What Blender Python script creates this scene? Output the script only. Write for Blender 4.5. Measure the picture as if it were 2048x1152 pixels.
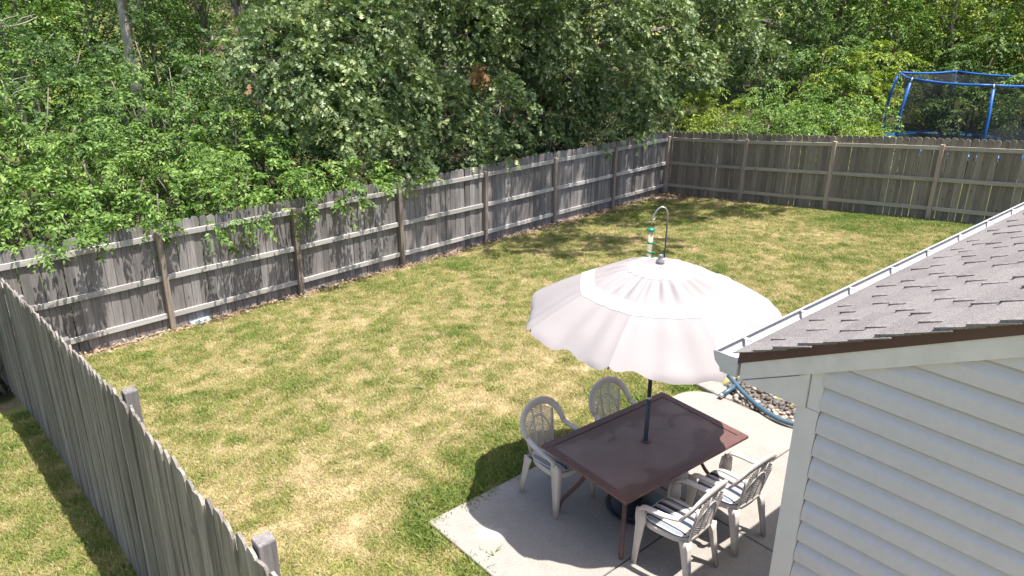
import bpy, math, random
import numpy as np
from mathutils import Vector, Matrix

# ------------------------------------------------------------------ clear
for o in list(bpy.data.objects):
    bpy.data.objects.remove(o, do_unlink=True)
SC = bpy.context.scene
COL = SC.collection
random.seed(7)
RNG = np.random.default_rng(11)

# ------------------------------------------------------------------ camera
F_PX, PITCH, ROLL, CAM_H = 1527.86, 0.3682, 0.0090, 5.5703
W_PX, H_PX = 2048, 1152
cp, sp = math.cos(PITCH), math.sin(PITCH)
cF = np.array([0, cp, -sp]); cR0 = np.array([1., 0, 0]); cU0 = np.array([0, sp, cp])
cr, sr_ = math.cos(ROLL), math.sin(ROLL)
cR = cr * cR0 + sr_ * cU0
cU = -sr_ * cR0 + cr * cU0
CAMP = np.array([0, 0, CAM_H])
cam_d = bpy.data.cameras.new('camera')
cam_d.sensor_width = 36
cam_d.lens = F_PX / W_PX * 36
cam_d.clip_start = 0.05
cam_d.clip_end = 2000
cam = bpy.data.objects.new('camera', cam_d)
COL.objects.link(cam)
cam.matrix_world = Matrix(((cR[0], cU[0], -cF[0], 0), (cR[1], cU[1], -cF[1], 0),
                           (cR[2], cU[2], -cF[2], CAM_H), (0, 0, 0, 1)))
SC.camera = cam

# ------------------------------------------------------------------ world, sun, exposure
SHIFT = (-0.28, 0.13)                     # shadow shift per metre of height
world = bpy.data.worlds.new('World')
SC.world = world
world.use_nodes = True
wn = world.node_tree
wn.nodes.clear()
sky = wn.nodes.new('ShaderNodeTexSky')
sky.sky_type = 'NISHITA'
sky.sun_disc = False
sky.sun_elevation = math.atan(1 / math.hypot(*SHIFT))
sky.sun_rotation = math.atan2(-SHIFT[0], -SHIFT[1])
sky.altitude = 200
sky.air_density = 0.9
sky.dust_density = 3.0
sky.ozone_density = 1.2
bg = wn.nodes.new('ShaderNodeBackground')
bg.inputs['Strength'].default_value = 0.12
wo = wn.nodes.new('ShaderNodeOutputWorld')
wn.links.new(sky.outputs[0], bg.inputs[0])
wn.links.new(bg.outputs[0], wo.inputs[0])
sun_d = bpy.data.lights.new('sun', 'SUN')
sun_d.energy = 4.6
sun_d.angle = math.radians(0.5)
sun_d.color = (1.0, 0.945, 0.87)
sun = bpy.data.objects.new('sun', sun_d)
COL.objects.link(sun)
sun.rotation_euler = Vector((SHIFT[0], SHIFT[1], -1)).to_track_quat('-Z', 'Y').to_euler()
sun.location = (6, -3, 25)
SC.view_settings.view_transform = 'Standard'
SC.view_settings.look = 'None'
SC.view_settings.exposure = 1.08
SC.view_settings.gamma = 1
SC.view_settings.use_curve_mapping = False
SC.render.engine = 'CYCLES'
SC.cycles.max_bounces = 8
SC.cycles.transparent_max_bounces = 12

# ------------------------------------------------------------------ helpers
def tag(o, label=None, cat=None, group=None, kind=None):
    if label: o['label'] = label
    if cat: o['category'] = cat
    if group: o['group'] = group
    if kind: o['kind'] = kind
    return o

def empty(name, loc, rz=0.0, label=None, cat=None, group=None, kind=None):
    o = bpy.data.objects.new(name, None)
    o.empty_display_size = 0.2
    COL.objects.link(o)
    o.location = loc
    o.rotation_euler = (0, 0, rz)
    return tag(o, label, cat, group, kind)

class MB:
    def __init__(self):
        self.v = []; self.f = []
    def quad(self, a, b, c, d):
        n = len(self.v); self.v += [tuple(a), tuple(b), tuple(c), tuple(d)]
        self.f.append((n, n + 1, n + 2, n + 3)); return self
    def box(self, x0, x1, y0, y1, z0, z1):
        n = len(self.v)
        self.v += [(x0, y0, z0), (x1, y0, z0), (x1, y1, z0), (x0, y1, z0),
                   (x0, y0, z1), (x1, y0, z1), (x1, y1, z1), (x0, y1, z1)]
        self.f += [tuple(n + i for i in q) for q in
                   ((0, 3, 2, 1), (4, 5, 6, 7), (0, 1, 5, 4), (1, 2, 6, 5), (2, 3, 7, 6), (3, 0, 4, 7))]
        return self
    def bbox(self, x0, x1, y0, y1, z0, z1, b=0.004):
        """box with chamfered vertical edges and top"""
        def ring(z, i):
            return [(x0 + i, y0 + b + i * 0, z), (x0 + b, y0 + i, z), (x1 - b, y0 + i, z), (x1 - i, y0 + b, z),
                    (x1 - i, y1 - b, z), (x1 - b, y1 - i, z), (x0 + b, y1 - i, z), (x0 + i, y1 - b, z)]
        self.loft([ring(z0, b * .5), ring(z0 + b, 0), ring(z1 - b, 0), ring(z1, b * .5)], True, True, True)
        return self
    def loft(self, rings, closed=True, cap0=False, cap1=False):
        n = len(self.v); k = len(rings[0])
        for r in rings: self.v += [tuple(p) for p in r]
        m = k if closed else k - 1
        for i in range(len(rings) - 1):
            for j in range(m):
                a = n + i * k + j; b = n + i * k + (j + 1) % k
                self.f.append((a, b, b + k, a + k))
        if cap0: self.f.append(tuple(n + j for j in range(k - 1, -1, -1)))
        if cap1: self.f.append(tuple(n + (len(rings) - 1) * k + j for j in range(k)))
        return self
    def prism(self, poly, vec):
        """extrude a 3D polygon along vec"""
        vec = Vector(vec); p2 = [tuple(Vector(p) + vec) for p in poly]
        return self.loft([poly, p2], True, True, True)
    def tube(self, pts, rad, k=8, caps=True):
        pts = [Vector(p) for p in pts]
        if not hasattr(rad, '__len__'): rad = [rad] * len(pts)
        rings = []; up = Vector((0.13, 0.07, 1)).normalized(); prev = None
        for i, p in enumerate(pts):
            d = (pts[min(i + 1, len(pts) - 1)] - pts[max(i - 1, 0)]).normalized()
            if prev is None:
                s = d.cross(up)
                if s.length < 1e-3: s = d.cross(Vector((1, 0, 0)))
            else:
                s = prev - d * prev.dot(d)
            s.normalize(); prev = s; t = d.cross(s)
            rings.append([p + (s * math.cos(6.2832 * j / k) + t * math.sin(6.2832 * j / k)) * rad[i] for j in range(k)])
        return self.loft(rings, True, caps, caps)
    def ribbon(self, pts, wd, width, th, edge=0.25):
        """swept flat bar; wd: width direction(s), with small chamfers"""
        pts = [Vector(p) for p in pts]; n = len(pts)
        if isinstance(wd, (tuple, Vector)): wd = [wd] * n
        if not hasattr(width, '__len__'): width = [width] * n
        if not hasattr(th, '__len__'): th = [th] * n
        rings = []
        for i, p in enumerate(pts):
            d = (pts[min(i + 1, n - 1)] - pts[max(i - 1, 0)]).normalized()
            w = Vector(wd[i]); w = (w - d * w.dot(d)).normalized(); u = d.cross(w)
            a = width[i] / 2; b = th[i] / 2; c = b * edge * 2
            rings.append([p + w * x + u * y for x, y in ((-a, -b + c), (-a + c, -b), (a - c, -b), (a, -b + c),
                                                        (a, b - c), (a - c, b), (-a + c, b), (-a, b - c))])
        return self.loft(rings, True, True, True)
    def lathe(self, prof, k=20, c=(0, 0, 0)):
        rings = [[(c[0] + r * math.cos(6.2832 * j / k), c[1] + r * math.sin(6.2832 * j / k), c[2] + z) for j in range(k)]
                 for r, z in prof]
        return self.loft(rings, True, True, True)
    def mesh(self, name, mat=None, smooth=False):
        me = bpy.data.meshes.new(name)
        me.from_pydata(self.v, [], self.f)
        if mat: me.materials.append(mat)
        if smooth:
            me.polygons.foreach_set('use_smooth', [True] * len(me.polygons))
        me.update()
        return me
    def build(self, name, mat, parent=None, smooth=False, loc=None):
        return link(name, self.mesh(name, mat, smooth), parent, loc)

def link(name, me, parent=None, loc=None):
    o = bpy.data.objects.new(name, me)
    COL.objects.link(o)
    if parent: o.parent = parent
    if loc is not None: o.location = loc
    return o

def np_mesh(name, V, faces_n, idx, mat, smooth=False):
    """V (n,3), idx flat loop indices with constant face size faces_n"""
    me = bpy.data.meshes.new(name)
    me.vertices.add(len(V)); me.vertices.foreach_set('co', np.ascontiguousarray(V, dtype=np.float32).ravel())
    nf = len(idx) // faces_n
    me.loops.add(len(idx)); me.loops.foreach_set('vertex_index', np.asarray(idx, dtype=np.int32))
    me.polygons.add(nf)
    me.polygons.foreach_set('loop_start', np.arange(nf, dtype=np.int32) * faces_n)
    if smooth: me.polygons.foreach_set('use_smooth', np.ones(nf, dtype=bool))
    me.materials.append(mat)
    me.update(calc_edges=True)
    return me

def copy_tree(o, parent=None):
    c = o.copy(); COL.objects.link(c)
    if parent: c.parent = parent
    for ch in list(o.children):
        copy_tree(ch, c)
    return c

# smooth value noise in numpy ------------------------------------------------
_LAT = np.random.default_rng(5).random((256, 256))
def vnoise(x, y, s=1.0, ox=0.0, oy=0.0):
    x = np.asarray(x, float) * s + ox + 1000; y = np.asarray(y, float) * s + oy + 1000
    xi = np.floor(x).astype(int); yi = np.floor(y).astype(int)
    fx = x - xi; fy = y - yi
    fx = fx * fx * (3 - 2 * fx); fy = fy * fy * (3 - 2 * fy)
    g = lambda i, j: _LAT[i % 256, j % 256]
    return (g(xi, yi) * (1 - fx) + g(xi + 1, yi) * fx) * (1 - fy) + (g(xi, yi + 1) * (1 - fx) + g(xi + 1, yi + 1) * fx) * fy
def fbm(x, y, s, o=4, ox=0.0):
    t = 0; a = 1; n = 0
    for i in range(o):
        t = t + a * vnoise(x, y, s * 2 ** i, ox + i * 17.3, ox * 1.7 + i * 31.1); n += a; a *= 0.55
    return t / n
def sstep(a, b, x):
    t = np.clip((np.asarray(x, float) - a) / (b - a), 0, 1)
    return t * t * (3 - 2 * t)

# ------------------------------------------------------------------ layout frames
CX, CY = 4.5658, 22.5025                           # back corner of the fence
A_, B_, C_ = 3.9494, -0.8588, -0.8491
EA = np.array([math.cos(A_), math.sin(A_)])        # along back fence, towards the left
NA = np.array([EA[1], -EA[0]])                     # away from the yard, beyond back fence
EB = np.array([math.cos(B_), math.sin(B_)])        # along the right fence
NB = np.array([-EB[1], EB[0]])                     # away from the yard, beyond right fence
EU = np.array([math.cos(C_), math.sin(C_)])        # along the gable wall
EW = np.array([-EU[1], EU[0]])                     # along the eave, away from camera
GX, GY = 0.0699, -0.0893
ZP = 1.04                                          # patio level
def UW(u, w): return EU * u + EW * w
def FA(t, d=0.0): return np.array([CX, CY]) + EA * t + NA * d
def FB(s, e=0.0): return np.array([CX, CY]) + EB * s + NB * e

LEFT_S = [-6, -2.93, -0.13, 1.63, 2.8, 4.2, 5.0, 6.4, 8, 30]
LEFT_DZ = [-1.15, -0.95, -0.5, -0.23, -0.16, -0.13, -0.08, -0.06, 0, 0]
P0 = FA(17.32) + NB * 0.085
def ground_z(x, y):
    x = np.asarray(x, float); y = np.asarray(y, float)
    dx, dy = x - CX, y - CY
    d = dx * NA[0] + dy * NA[1]                     # beyond back fence if > 0
    dd = np.clip(d, 0, None)
    shrink = dd - 3.0 * (1 - np.exp(-dd / 3.0))     # distance taken out of the slope
    xx = np.clip(x - NA[0] * shrink, -22, 22); yy = np.clip(y - NA[1] * shrink, -6, 30)
    z = GX * (xx - CX) + GY * (yy - CY)
    dist = np.hypot(x, y)
    z = z + 4.2 * sstep(30, 120, dist)
    # left neighbour's side
    off = (x - P0[0]) * NB[0] + (y - P0[1]) * NB[1]
    s = (x - P0[0]) * EB[0] + (y - P0[1]) * EB[1]
    z = z + np.interp(s, LEFT_S, LEFT_DZ) * sstep(0.25, 0.0, off) * (off > -30)
    # levelled round the patio
    u = x * EU[0] + y * EU[1]; w = x * EW[0] + y * EW[1]
    pu = np.maximum(np.maximum(-4.83 - u, 0), 0); pw = np.maximum(np.maximum(3.25 - w, w - 7.35), 0)
    q = np.hypot(pu, pw)
    k = sstep(2.2, 0.0, q)
    z = z * (1 - k) + (ZP - 0.035) * k
    z = z + 0.035 * (fbm(x, y, 0.5, 3, 3.3) - 0.5) * sstep(0.0, 1.5, q)
    return z
def gz(p): return float(ground_z(p[0], p[1]))

def ray(px, py):
    return cF + cR * (px - W_PX / 2) / F_PX - cU * (py - H_PX / 2) / F_PX
def at_d(px, py, d):                                # world point on the back-fence-parallel plane d metres beyond it
    r = ray(px, py); c0 = np.array([CX, CY])
    t = (d + c0 @ NA) / (NA @ r[:2]); return CAMP + r * t
def at_y(px, py, Y):
    r = ray(px, py); return CAMP + r * (Y / r[1])

# ------------------------------------------------------------------ materials
def nm(name):
    m = bpy.data.materials.new(name); m.use_nodes = True
    t = m.node_tree; b = t.nodes['Principled BSDF']
    return m, t, b
def N(t, typ, **kw):
    n = t.nodes.new(typ)
    for k, v in kw.items():
        if hasattr(n, k): setattr(n, k, v)
        else: n.inputs[k].default_value = v
    return n
def ramp(t, fac, stops, interp='LINEAR'):
    r = t.nodes.new('ShaderNodeValToRGB'); cr_ = r.color_ramp; cr_.interpolation = interp
    while len(cr_.elements) > 1: cr_.elements.remove(cr_.elements[-1])
    cr_.elements[0].position = stops[0][0]; cr_.elements[0].color = (*stops[0][1], 1)
    for p, c in stops[1:]:
        e = cr_.elements.new(p); e.color = (*c, 1)
    t.links.new(fac, r.inputs[0]); return r.outputs[0]
def mapping(t, scale, coord='Object'):
    tc = t.nodes.new('ShaderNodeTexCoord'); mp = t.nodes.new('ShaderNodeMapping')
    mp.inputs['Scale'].default_value = scale
    t.links.new(tc.outputs[coord], mp.inputs[0]); return mp.outputs[0]
def noise(t, vec, scale, detail=4, rough=0.55, dist=0.0):
    n = t.nodes.new('ShaderNodeTexNoise'); n.inputs['Scale'].default_value = scale
    n.inputs['Detail'].default_value = detail; n.inputs['Roughness'].default_value = rough
    n.inputs['Distortion'].default_value = dist
    if vec is not None: t.links.new(vec, n.inputs['Vector'])
    return n.outputs['Fac']
def mixc(t, fac, a, b, mode='MIX'):
    m = t.nodes.new('ShaderNodeMix'); m.data_type = 'RGBA'; m.blend_type = mode
    for sock, val in ((m.inputs['Factor'], fac), (m.inputs['A'], a), (m.inputs['B'], b)):
        pass
    ia = [i for i in m.inputs if i.name == 'A' and i.type == 'RGBA'][0]
    ib = [i for i in m.inputs if i.name == 'B' and i.type == 'RGBA'][0]
    fi = [i for i in m.inputs if i.name == 'Factor' and i.type == 'VALUE'][0]
    for s_, v in ((fi, fac), (ia, a), (ib, b)):
        if isinstance(v, (int, float)): s_.default_value = v
        elif isinstance(v, tuple): s_.default_value = (*v, 1)
        else: t.links.new(v, s_)
    return [o for o in m.outputs if o.type == 'RGBA'][0]
def math_(t, op, a, b=None):
    m = t.nodes.new('ShaderNodeMath'); m.operation = op
    for i, v in enumerate((a, b)):
        if v is None: continue
        if isinstance(v, (int, float)): m.inputs[i].default_value = v
        else: t.links.new(v, m.inputs[i])
    return m.outputs[0]
def bump(t, b, h, strength=0.3, dist=0.01):
    n = t.nodes.new('ShaderNodeBump'); n.inputs['Strength'].default_value = strength
    n.inputs['Distance'].default_value = dist
    t.links.new(h, n.inputs['Height']); t.links.new(n.outputs[0], b.inputs['Normal'])

def m_plain(name, col, rough=0.5, metal=0.0, var=0.12, vs=6.0, bstr=0.0, spec=0.5):
    m, t, b = nm(name)
    v = mapping(t, (1, 1, 1)); n = noise(t, v, vs, 5)
    lo = tuple(c * (1 - var) for c in col); hi = tuple(min(1, c * (1 + var)) for c in col)
    t.links.new(ramp(t, n, [(0.3, lo), (0.7, hi)]), b.inputs['Base Color'])
    b.inputs['Roughness'].default_value = rough; b.inputs['Metallic'].default_value = metal
    b.inputs['Specular IOR Level'].default_value = spec
    if bstr: bump(t, b, noise(t, v, vs * 12, 3), bstr, 0.002)
    return m

def m_wood(name, dark, mid, light, tint=0.25, axis='z'):
    """weathered softwood; grain runs along an object's axis, tone differs board to board"""
    m, t, b = nm(name)
    info = t.nodes.new('ShaderNodeObjectInfo'); rnd = info.outputs['Random']
    tc = t.nodes.new('ShaderNodeTexCoord')
    add = t.nodes.new('ShaderNodeVectorMath'); add.operation = 'ADD'
    comb = t.nodes.new('ShaderNodeCombineXYZ')
    t.links.new(math_(t, 'MULTIPLY', rnd, 37.0), comb.inputs[0]); t.links.new(math_(t, 'MULTIPLY', rnd, 91.0), comb.inputs[2])
    t.links.new(tc.outputs['Object'], add.inputs[0]); t.links.new(comb.outputs[0], add.inputs[1])
    mp = t.nodes.new('ShaderNodeMapping')
    mp.inputs['Scale'].default_value = {'z': (1, 1, .045), 'x': (.045, 1, 1)}[axis]
    t.links.new(add.outputs[0], mp.inputs[0])
    grain = noise(t, mp.outputs[0], 70, 6, 0.6, 1.2)
    mp2 = t.nodes.new('ShaderNodeMapping'); mp2.inputs['Scale'].default_value = {'z': (1, 1, .07), 'x': (.07, 1, 1)}[axis]
    t.links.new(add.outputs[0], mp2.inputs[0])
    blot = noise(t, mp2.outputs[0], 24, 5, 0.65)
    col = ramp(t, grain, [(0.28, dark), (0.52, mid), (0.78, light)])
    col = mixc(t, 0.55, col, ramp(t, blot, [(0.3, dark), (0.55, mid), (0.75, light)]), 'MIX')
    # knots
    vo = t.nodes.new('ShaderNodeTexVoronoi'); vo.inputs['Scale'].default_value = 5.5
    mp3 = t.nodes.new('ShaderNodeMapping'); mp3.inputs['Scale'].default_value = {'z': (1, 1, .55), 'x': (.55, 1, 1)}[axis]
    t.links.new(add.outputs[0], mp3.inputs[0]); t.links.new(mp3.outputs[0], vo.inputs['Vector'])
    kn = ramp(t, vo.outputs['Distance'], [(0.05, (0.45, 0.42, 0.40)), (0.13, (1, 1, 1))])
    col = mixc(t, 0.8, col, kn, 'MULTIPLY')
    tone = ramp(t, rnd, [(0, (1 - tint,) * 3), (0.5, (1, .98, .96)), (1, (1 + tint, 1 + tint * .97, 1 + tint * .95))])
    col = mixc(t, 1.0, col, tone, 'MULTIPLY')
    t.links.new(col, b.inputs['Base Color'])
    b.inputs['Roughness'].default_value = 0.85; b.inputs['Specular IOR Level'].default_value = 0.25
    bump(t, b, grain, 0.45, 0.004)
    return m

M_PICKET = m_wood('weathered_picket_wood', (.105, .098, .098), (.238, .224, .222), (.43, .41, .40), .34)
M_PICKET_R = m_wood('mossy_picket_wood', (.14, .122, .10), (.29, .255, .21), (.43, .38, .32), .26)
M_PICKET_L = m_wood('silver_picket_wood', (.075, .066, .058), (.232, .213, .195), (.43, .405, .375), .30)
M_RAIL = m_wood('rail_wood', (.27, .262, .25), (.45, .435, .415), (.58, .56, .54), .12, 'x')
M_RAIL_R = m_wood('greenish_rail_wood', (.29, .265, .215), (.47, .43, .355), (.60, .55, .46), .14, 'x')
M_POST = m_wood('post_wood', (.15, .12, .10), (.29, .245, .205), (.43, .375, .325), .18)

M_POST_R = m_wood('tan_post_wood', (.24, .19, .155), (.44, .365, .30), (.60, .51, .43), .15)
def m_leaf(name, c0, c1, c2, trans=0.35, rough=0.52, back=1.25, spec=0.5):
    m, t, b = nm(name)
    geo = t.nodes.new('ShaderNodeNewGeometry')
    rnd = geo.outputs['Random Per Island']
    v = mapping(t, (1, 1, 1)); n = noise(t, v, 0.9, 3)
    f = math_(t, 'ADD', math_(t, 'MULTIPLY', rnd, 0.62), math_(t, 'ADD', math_(t, 'MULTIPLY', n, 0.75), -.20))
    col = ramp(t, f, [(0.1, c0), (0.5, c1), (0.95, c2)])
    t.links.new(col, b.inputs['Base Color'])
    b.inputs['Roughness'].default_value = rough; b.inputs['Specular IOR Level'].default_value = spec
    tr = t.nodes.new('ShaderNodeBsdfTranslucent')
    tcol = mixc(t, 1.0, col, (1.25, 1.35, .6), 'MULTIPLY')
    t.links.new(tcol, tr.inputs['Color'])
    mx = t.nodes.new('ShaderNodeMixShader'); mx.inputs[0].default_value = trans
    out = [x for x in t.nodes if x.type == 'OUTPUT_MATERIAL'][0]
    t.links.new(b.outputs[0], mx.inputs[1]); t.links.new(tr.outputs[0], mx.inputs[2])
    t.links.new(mx.outputs[0], out.inputs['Surface'])
    return m
M_LEAF_HONEY = m_leaf('bright_shrub_leaf', (.038, .092, .017), (.118, .212, .044), (.34, .46, .13), .26, .5, spec=.22)
M_LEAF_MID = m_leaf('mid_shrub_leaf', (.034, .078, .017), (.092, .168, .042), (.26, .36, .11), .25, .5, spec=.22)
M_LEAF_OAK = m_leaf('oak_leaf', (.050, .092, .034), (.135, .20, .078), (.38, .44, .185), .22, .40, spec=0.38)
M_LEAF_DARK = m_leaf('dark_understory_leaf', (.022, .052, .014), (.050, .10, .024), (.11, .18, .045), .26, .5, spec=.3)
M_LEAF_YEL = m_leaf('yellow_green_leaf', (.085, .140, .016), (.20, .28, .035), (.42, .48, .09), .30, .45, spec=.3)
M_LEAF_FAR = m_leaf('far_tree_leaf', (.05, .10, .018), (.135, .21, .04), (.31, .39, .085), .26, .5, spec=.3)
M_LEAF_DEAD = m_leaf('dead_leaf', (.22, .10, .04), (.34, .17, .07), (.45, .26, .13), .25, .7)

def m_bark(name, a, b_):
    m, t, b = nm(name)
    v = mapping(t, (1, 1, .22)); n = noise(t, v, 16, 6, .65, 1.5)
    t.links.new(ramp(t, n, [(.3, a), (.7, b_)]), b.inputs['Base Color'])
    b.inputs['Roughness'].default_value = .9; bump(t, b, n, .7, .03); return m
M_BARK = m_bark('grey_bark', (.09, .075, .062), (.27, .235, .20))
M_BARK_PALE = m_bark('pale_dead_bark', (.26, .23, .19), (.5, .46, .40))

# lawn + grass: colour follows the attribute dry (0 lush .. 1 straw) and soil
def grass_cols(t, dry, n):
    f = math_(t, 'ADD', math_(t, 'MULTIPLY', n, 0.36), math_(t, 'ADD', dry, -0.18))
    return ramp(t, f, [(0.0, (.12, .205, .032)), (0.26, (.245, .275, .075)), (0.50, (.365, .345, .12)),
                       (0.72, (.50, .42, .225)), (0.98, (.66, .535, .33))])
def m_lawn():
    m, t, b = nm('dry_lawn')
    a = t.nodes.new('ShaderNodeAttribute'); a.attribute_name = 'dry'
    s = t.nodes.new('ShaderNodeAttribute'); s.attribute_name = 'soil'
    v = mapping(t, (1, 1, 1)); n = noise(t, v, 38, 5, .7)
    col = grass_cols(t, a.outputs['Fac'], n)
    col = mixc(t, 1.0, col, (.80, .80, .78), 'MULTIPLY')
    n2 = noise(t, v, 14, 6, .7)
    soil = ramp(t, n2, [(.3, (.12, .085, .06)), (.55, (.27, .20, .15)), (.75, (.40, .32, .26))])
    col = mixc(t, s.outputs['Fac'], col, soil)
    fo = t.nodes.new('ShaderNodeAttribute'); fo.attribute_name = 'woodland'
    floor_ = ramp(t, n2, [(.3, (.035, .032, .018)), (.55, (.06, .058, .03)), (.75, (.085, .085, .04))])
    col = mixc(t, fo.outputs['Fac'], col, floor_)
    t.links.new(col, b.inputs['Base Color']); b.inputs['Roughness'].default_value = .95
    b.inputs['Specular IOR Level'].default_value = .1
    bump(t, b, noise(t, v, 60, 4, .7), .8, .03)
    return m
def m_grass():
    m, t, b = nm('grass_blades')
    a = t.nodes.new('ShaderNodeAttribute'); a.attribute_type = 'INSTANCER'; a.attribute_name = 'dry'
    geo = t.nodes.new('ShaderNodeNewGeometry')
    col = grass_cols(t, a.outputs['Fac'], geo.outputs['Random Per Island'])
    t.links.new(col, b.inputs['Base Color']); b.inputs['Roughness'].default_value = .6
    b.inputs['Specular IOR Level'].default_value = .3
    tr = t.nodes.new('ShaderNodeBsdfTranslucent'); t.links.new(col, tr.inputs['Color'])
    mx = t.nodes.new('ShaderNodeMixShader'); mx.inputs[0].default_value = .3
    out = [x for x in t.nodes if x.type == 'OUTPUT_MATERIAL'][0]
    t.links.new(b.outputs[0], mx.inputs[1]); t.links.new(tr.outputs[0], mx.inputs[2])
    t.links.new(mx.outputs[0], out.inputs['Surface'])
    return m
M_LAWN, M_GRASS = m_lawn(), m_grass()

def m_concrete():
    m, t, b = nm('broom_concrete')
    v = mapping(t, (1, 1, 1))
    n1 = noise(t, v, 1.3, 5, .6); n2 = noise(t, v, 55, 4, .6); n3 = noise(t, v, 5, 5, .7)
    col = ramp(t, n1, [(.3, (.235, .214, .19)), (.7, (.305, .28, .25))])
    col = mixc(t, .35, col, ramp(t, n3, [(.22, (.155, .14, .127)), (.45, (.30, .28, .26)), (.7, (.365, .345, .32))]))
    col = mixc(t, .25, col, ramp(t, n2, [(.3, (.20, .185, .17)), (.7, (.49, .465, .43))]))
    # a pale worn patch near the yard corner (spilt paint)
    tc = t.nodes.new('ShaderNodeTexCoord')
    d = t.nodes.new('ShaderNodeVectorMath'); d.operation = 'DISTANCE'
    pp = UW(-4.33, 3.58); d.inputs[1].default_value = (pp[0], pp[1], ZP)
    nb_ = noise(t, v, 7, 5, .75)
    t.links.new(tc.outputs['Object'], d.inputs[0])
    dd = math_(t, 'ADD', d.outputs['Value'], math_(t, 'MULTIPLY', nb_, .42))
    pf = ramp(t, dd, [(.22, (.75, .75, .75)), (.36, (0, 0, 0))])
    col = mixc(t, pf, col, (.46, .445, .425))
    t.links.new(col, b.inputs['Base Color']); b.inputs['Roughness'].default_value = .9
    b.inputs['Specular IOR Level'].default_value = .2
    bump(t, b, n2, .35, .004); return m
M_CONC = m_concrete()
def m_siding():
    m, t, b = nm('vinyl_siding')
    n1 = noise(t, mapping(t, (1, 1, 1)), 1.6, 4); n2 = noise(t, mapping(t, (5, 5, .5)), 3.0, 5, .65); n3 = noise(t, mapping(t, (1, 1, 1)), 30, 4, .7)
    col = ramp(t, n1, [(.3, (.535, .512, .525)), (.7, (.578, .554, .567))])
    col = mixc(t, .22, col, ramp(t, n2, [(.30, (.49, .47, .48)), (.55, (.575, .556, .582))]))
    col = mixc(t, .12, col, ramp(t, n3, [(.3, (.36, .35, .34)), (.6, (.62, .61, .63))]))
    t.links.new(col, b.inputs['Base Color']); b.inputs['Roughness'].default_value = .42
    return m
M_SIDING = m_siding()
M_TRIM = m_plain('white_trim_paint', (.63, .61, .62), .45, var=.04, vs=5, bstr=.05)
M_FASCIA = m_plain('painted_fascia_wood', (.63, .605, .60), .6, var=.07, vs=9, bstr=.12)
M_DRIP = m_plain('brown_drip_metal', (.085, .042, .042), .4, var=.1)
M_GUTTER = m_plain('white_gutter_metal', (.55, .545, .56), .35, var=.06)
def m_shingle():
    m, t, b = nm('asphalt_shingle')
    info = t.nodes.new('ShaderNodeObjectInfo')
    v = mapping(t, (1, 1, 1))
    n = noise(t, v, 160, 3, .8); n2 = noise(t, v, 4, 4, .6)
    vo = t.nodes.new('ShaderNodeTexVoronoi'); vo.inputs['Scale'].default_value = 260
    t.links.new(v, vo.inputs['Vector'])
    col = ramp(t, info.outputs['Random'], [(0, (.145, .13, .125)), (.5, (.225, .205, .198)), (1, (.305, .28, .27))])
    col = mixc(t, .45, col, ramp(t, n2, [(.3, (.125, .113, .115)), (.7, (.225, .208, .207))]))
    col = mixc(t, .55, col, ramp(t, vo.outputs['Color'], [(.1, (.045, .042, .044)), (.5, (.18, .165, .165)), (.95, (.38, .355, .35))]))
    t.links.new(col, b.inputs['Base Color']); b.inputs['Roughness'].default_value = .95
    b.inputs['Specular IOR Level'].default_value = .15
    bump(t, b, n, .6, .004); return m
M_SHINGLE = m_shingle()
M_BUTT = m_plain('asphalt_cut_edge', (.035, .035, .04), .9, var=.3, vs=30)
M_RESIN = m_plain('beige_resin', (.66, .605, .56), .42, var=.05, vs=7, bstr=.04)
def m_cushion():
    m, t, b = nm('striped_cushion_cloth')
    tc = t.nodes.new('ShaderNodeTexCoord'); sx = t.nodes.new('ShaderNodeSeparateXYZ')
    t.links.new(tc.outputs['Object'], sx.inputs[0])
    f = math_(t, 'FRACT', math_(t, 'ADD', math_(t, 'MULTIPLY', sx.outputs['X'], 3.5), 0.5 + 4))
    W, T, NV, G = (.58, .56, .53), (.36, .29, .20), (.035, .042, .075), (.28, .31, .35)
    col = ramp(t, f, [(0, W), (.10, T), (.16, G), (.22, NV), (.36, G), (.46, W), (.52, NV), (.66, T), (.72, W), (.80, G), (.90, NV), (.95, W)], 'CONSTANT')
    v = mapping(t, (1, 1, 1)); n = noise(t, v, 250, 2)
    t.links.new(col, b.inputs['Base Color']); b.inputs['Roughness'].default_value = .9
    b.inputs['Specular IOR Level'].default_value = .1
    bump(t, b, n, .25, .002); return m
M_CUSH = m_cushion()
M_PIPE_W = m_plain('cushion_piping', (.68, .69, .70), .8)
M_TBL = m_plain('brown_powder_coat', (.14, .072, .066), .42, var=.12, vs=12)
def m_tabletop():
    m, t, b = nm('dark_mesh_tabletop')
    v = mapping(t, (1, 1, 1)); n = noise(t, v, 2.2, 3, .5, 1.8)
    wv = t.nodes.new('ShaderNodeTexWave'); wv.wave_type = 'RINGS'; wv.inputs['Scale'].default_value = 1.1
    wv.inputs['Distortion'].default_value = 3.5; wv.inputs['Detail'].default_value = 2
    t.links.new(v, wv.inputs['Vector'])
    s = math_(t, 'MULTIPLY', wv.outputs['Fac'], n)
    vo = noise(t, v, 320, 2, .6)
    col = ramp(t, s, [(.06, (.125, .070, .060)), (.30, (.165, .098, .086)), (.36, (.24, .165, .15)), (.6, (.30, .22, .20))])
    col = mixc(t, .4, col, ramp(t, vo, [(.3, (.08, .045, .04)), (.7, (.215, .14, .125))]))
    t.links.new(col, b.inputs['Base Color'])
    t.links.new(ramp(t, s, [(.1, (.28,) * 3), (.55, (.5,) * 3)]), b.inputs['Roughness'])
    bump(t, b, vo, .2, .002); return m
M_TOP = m_tabletop()
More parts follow.
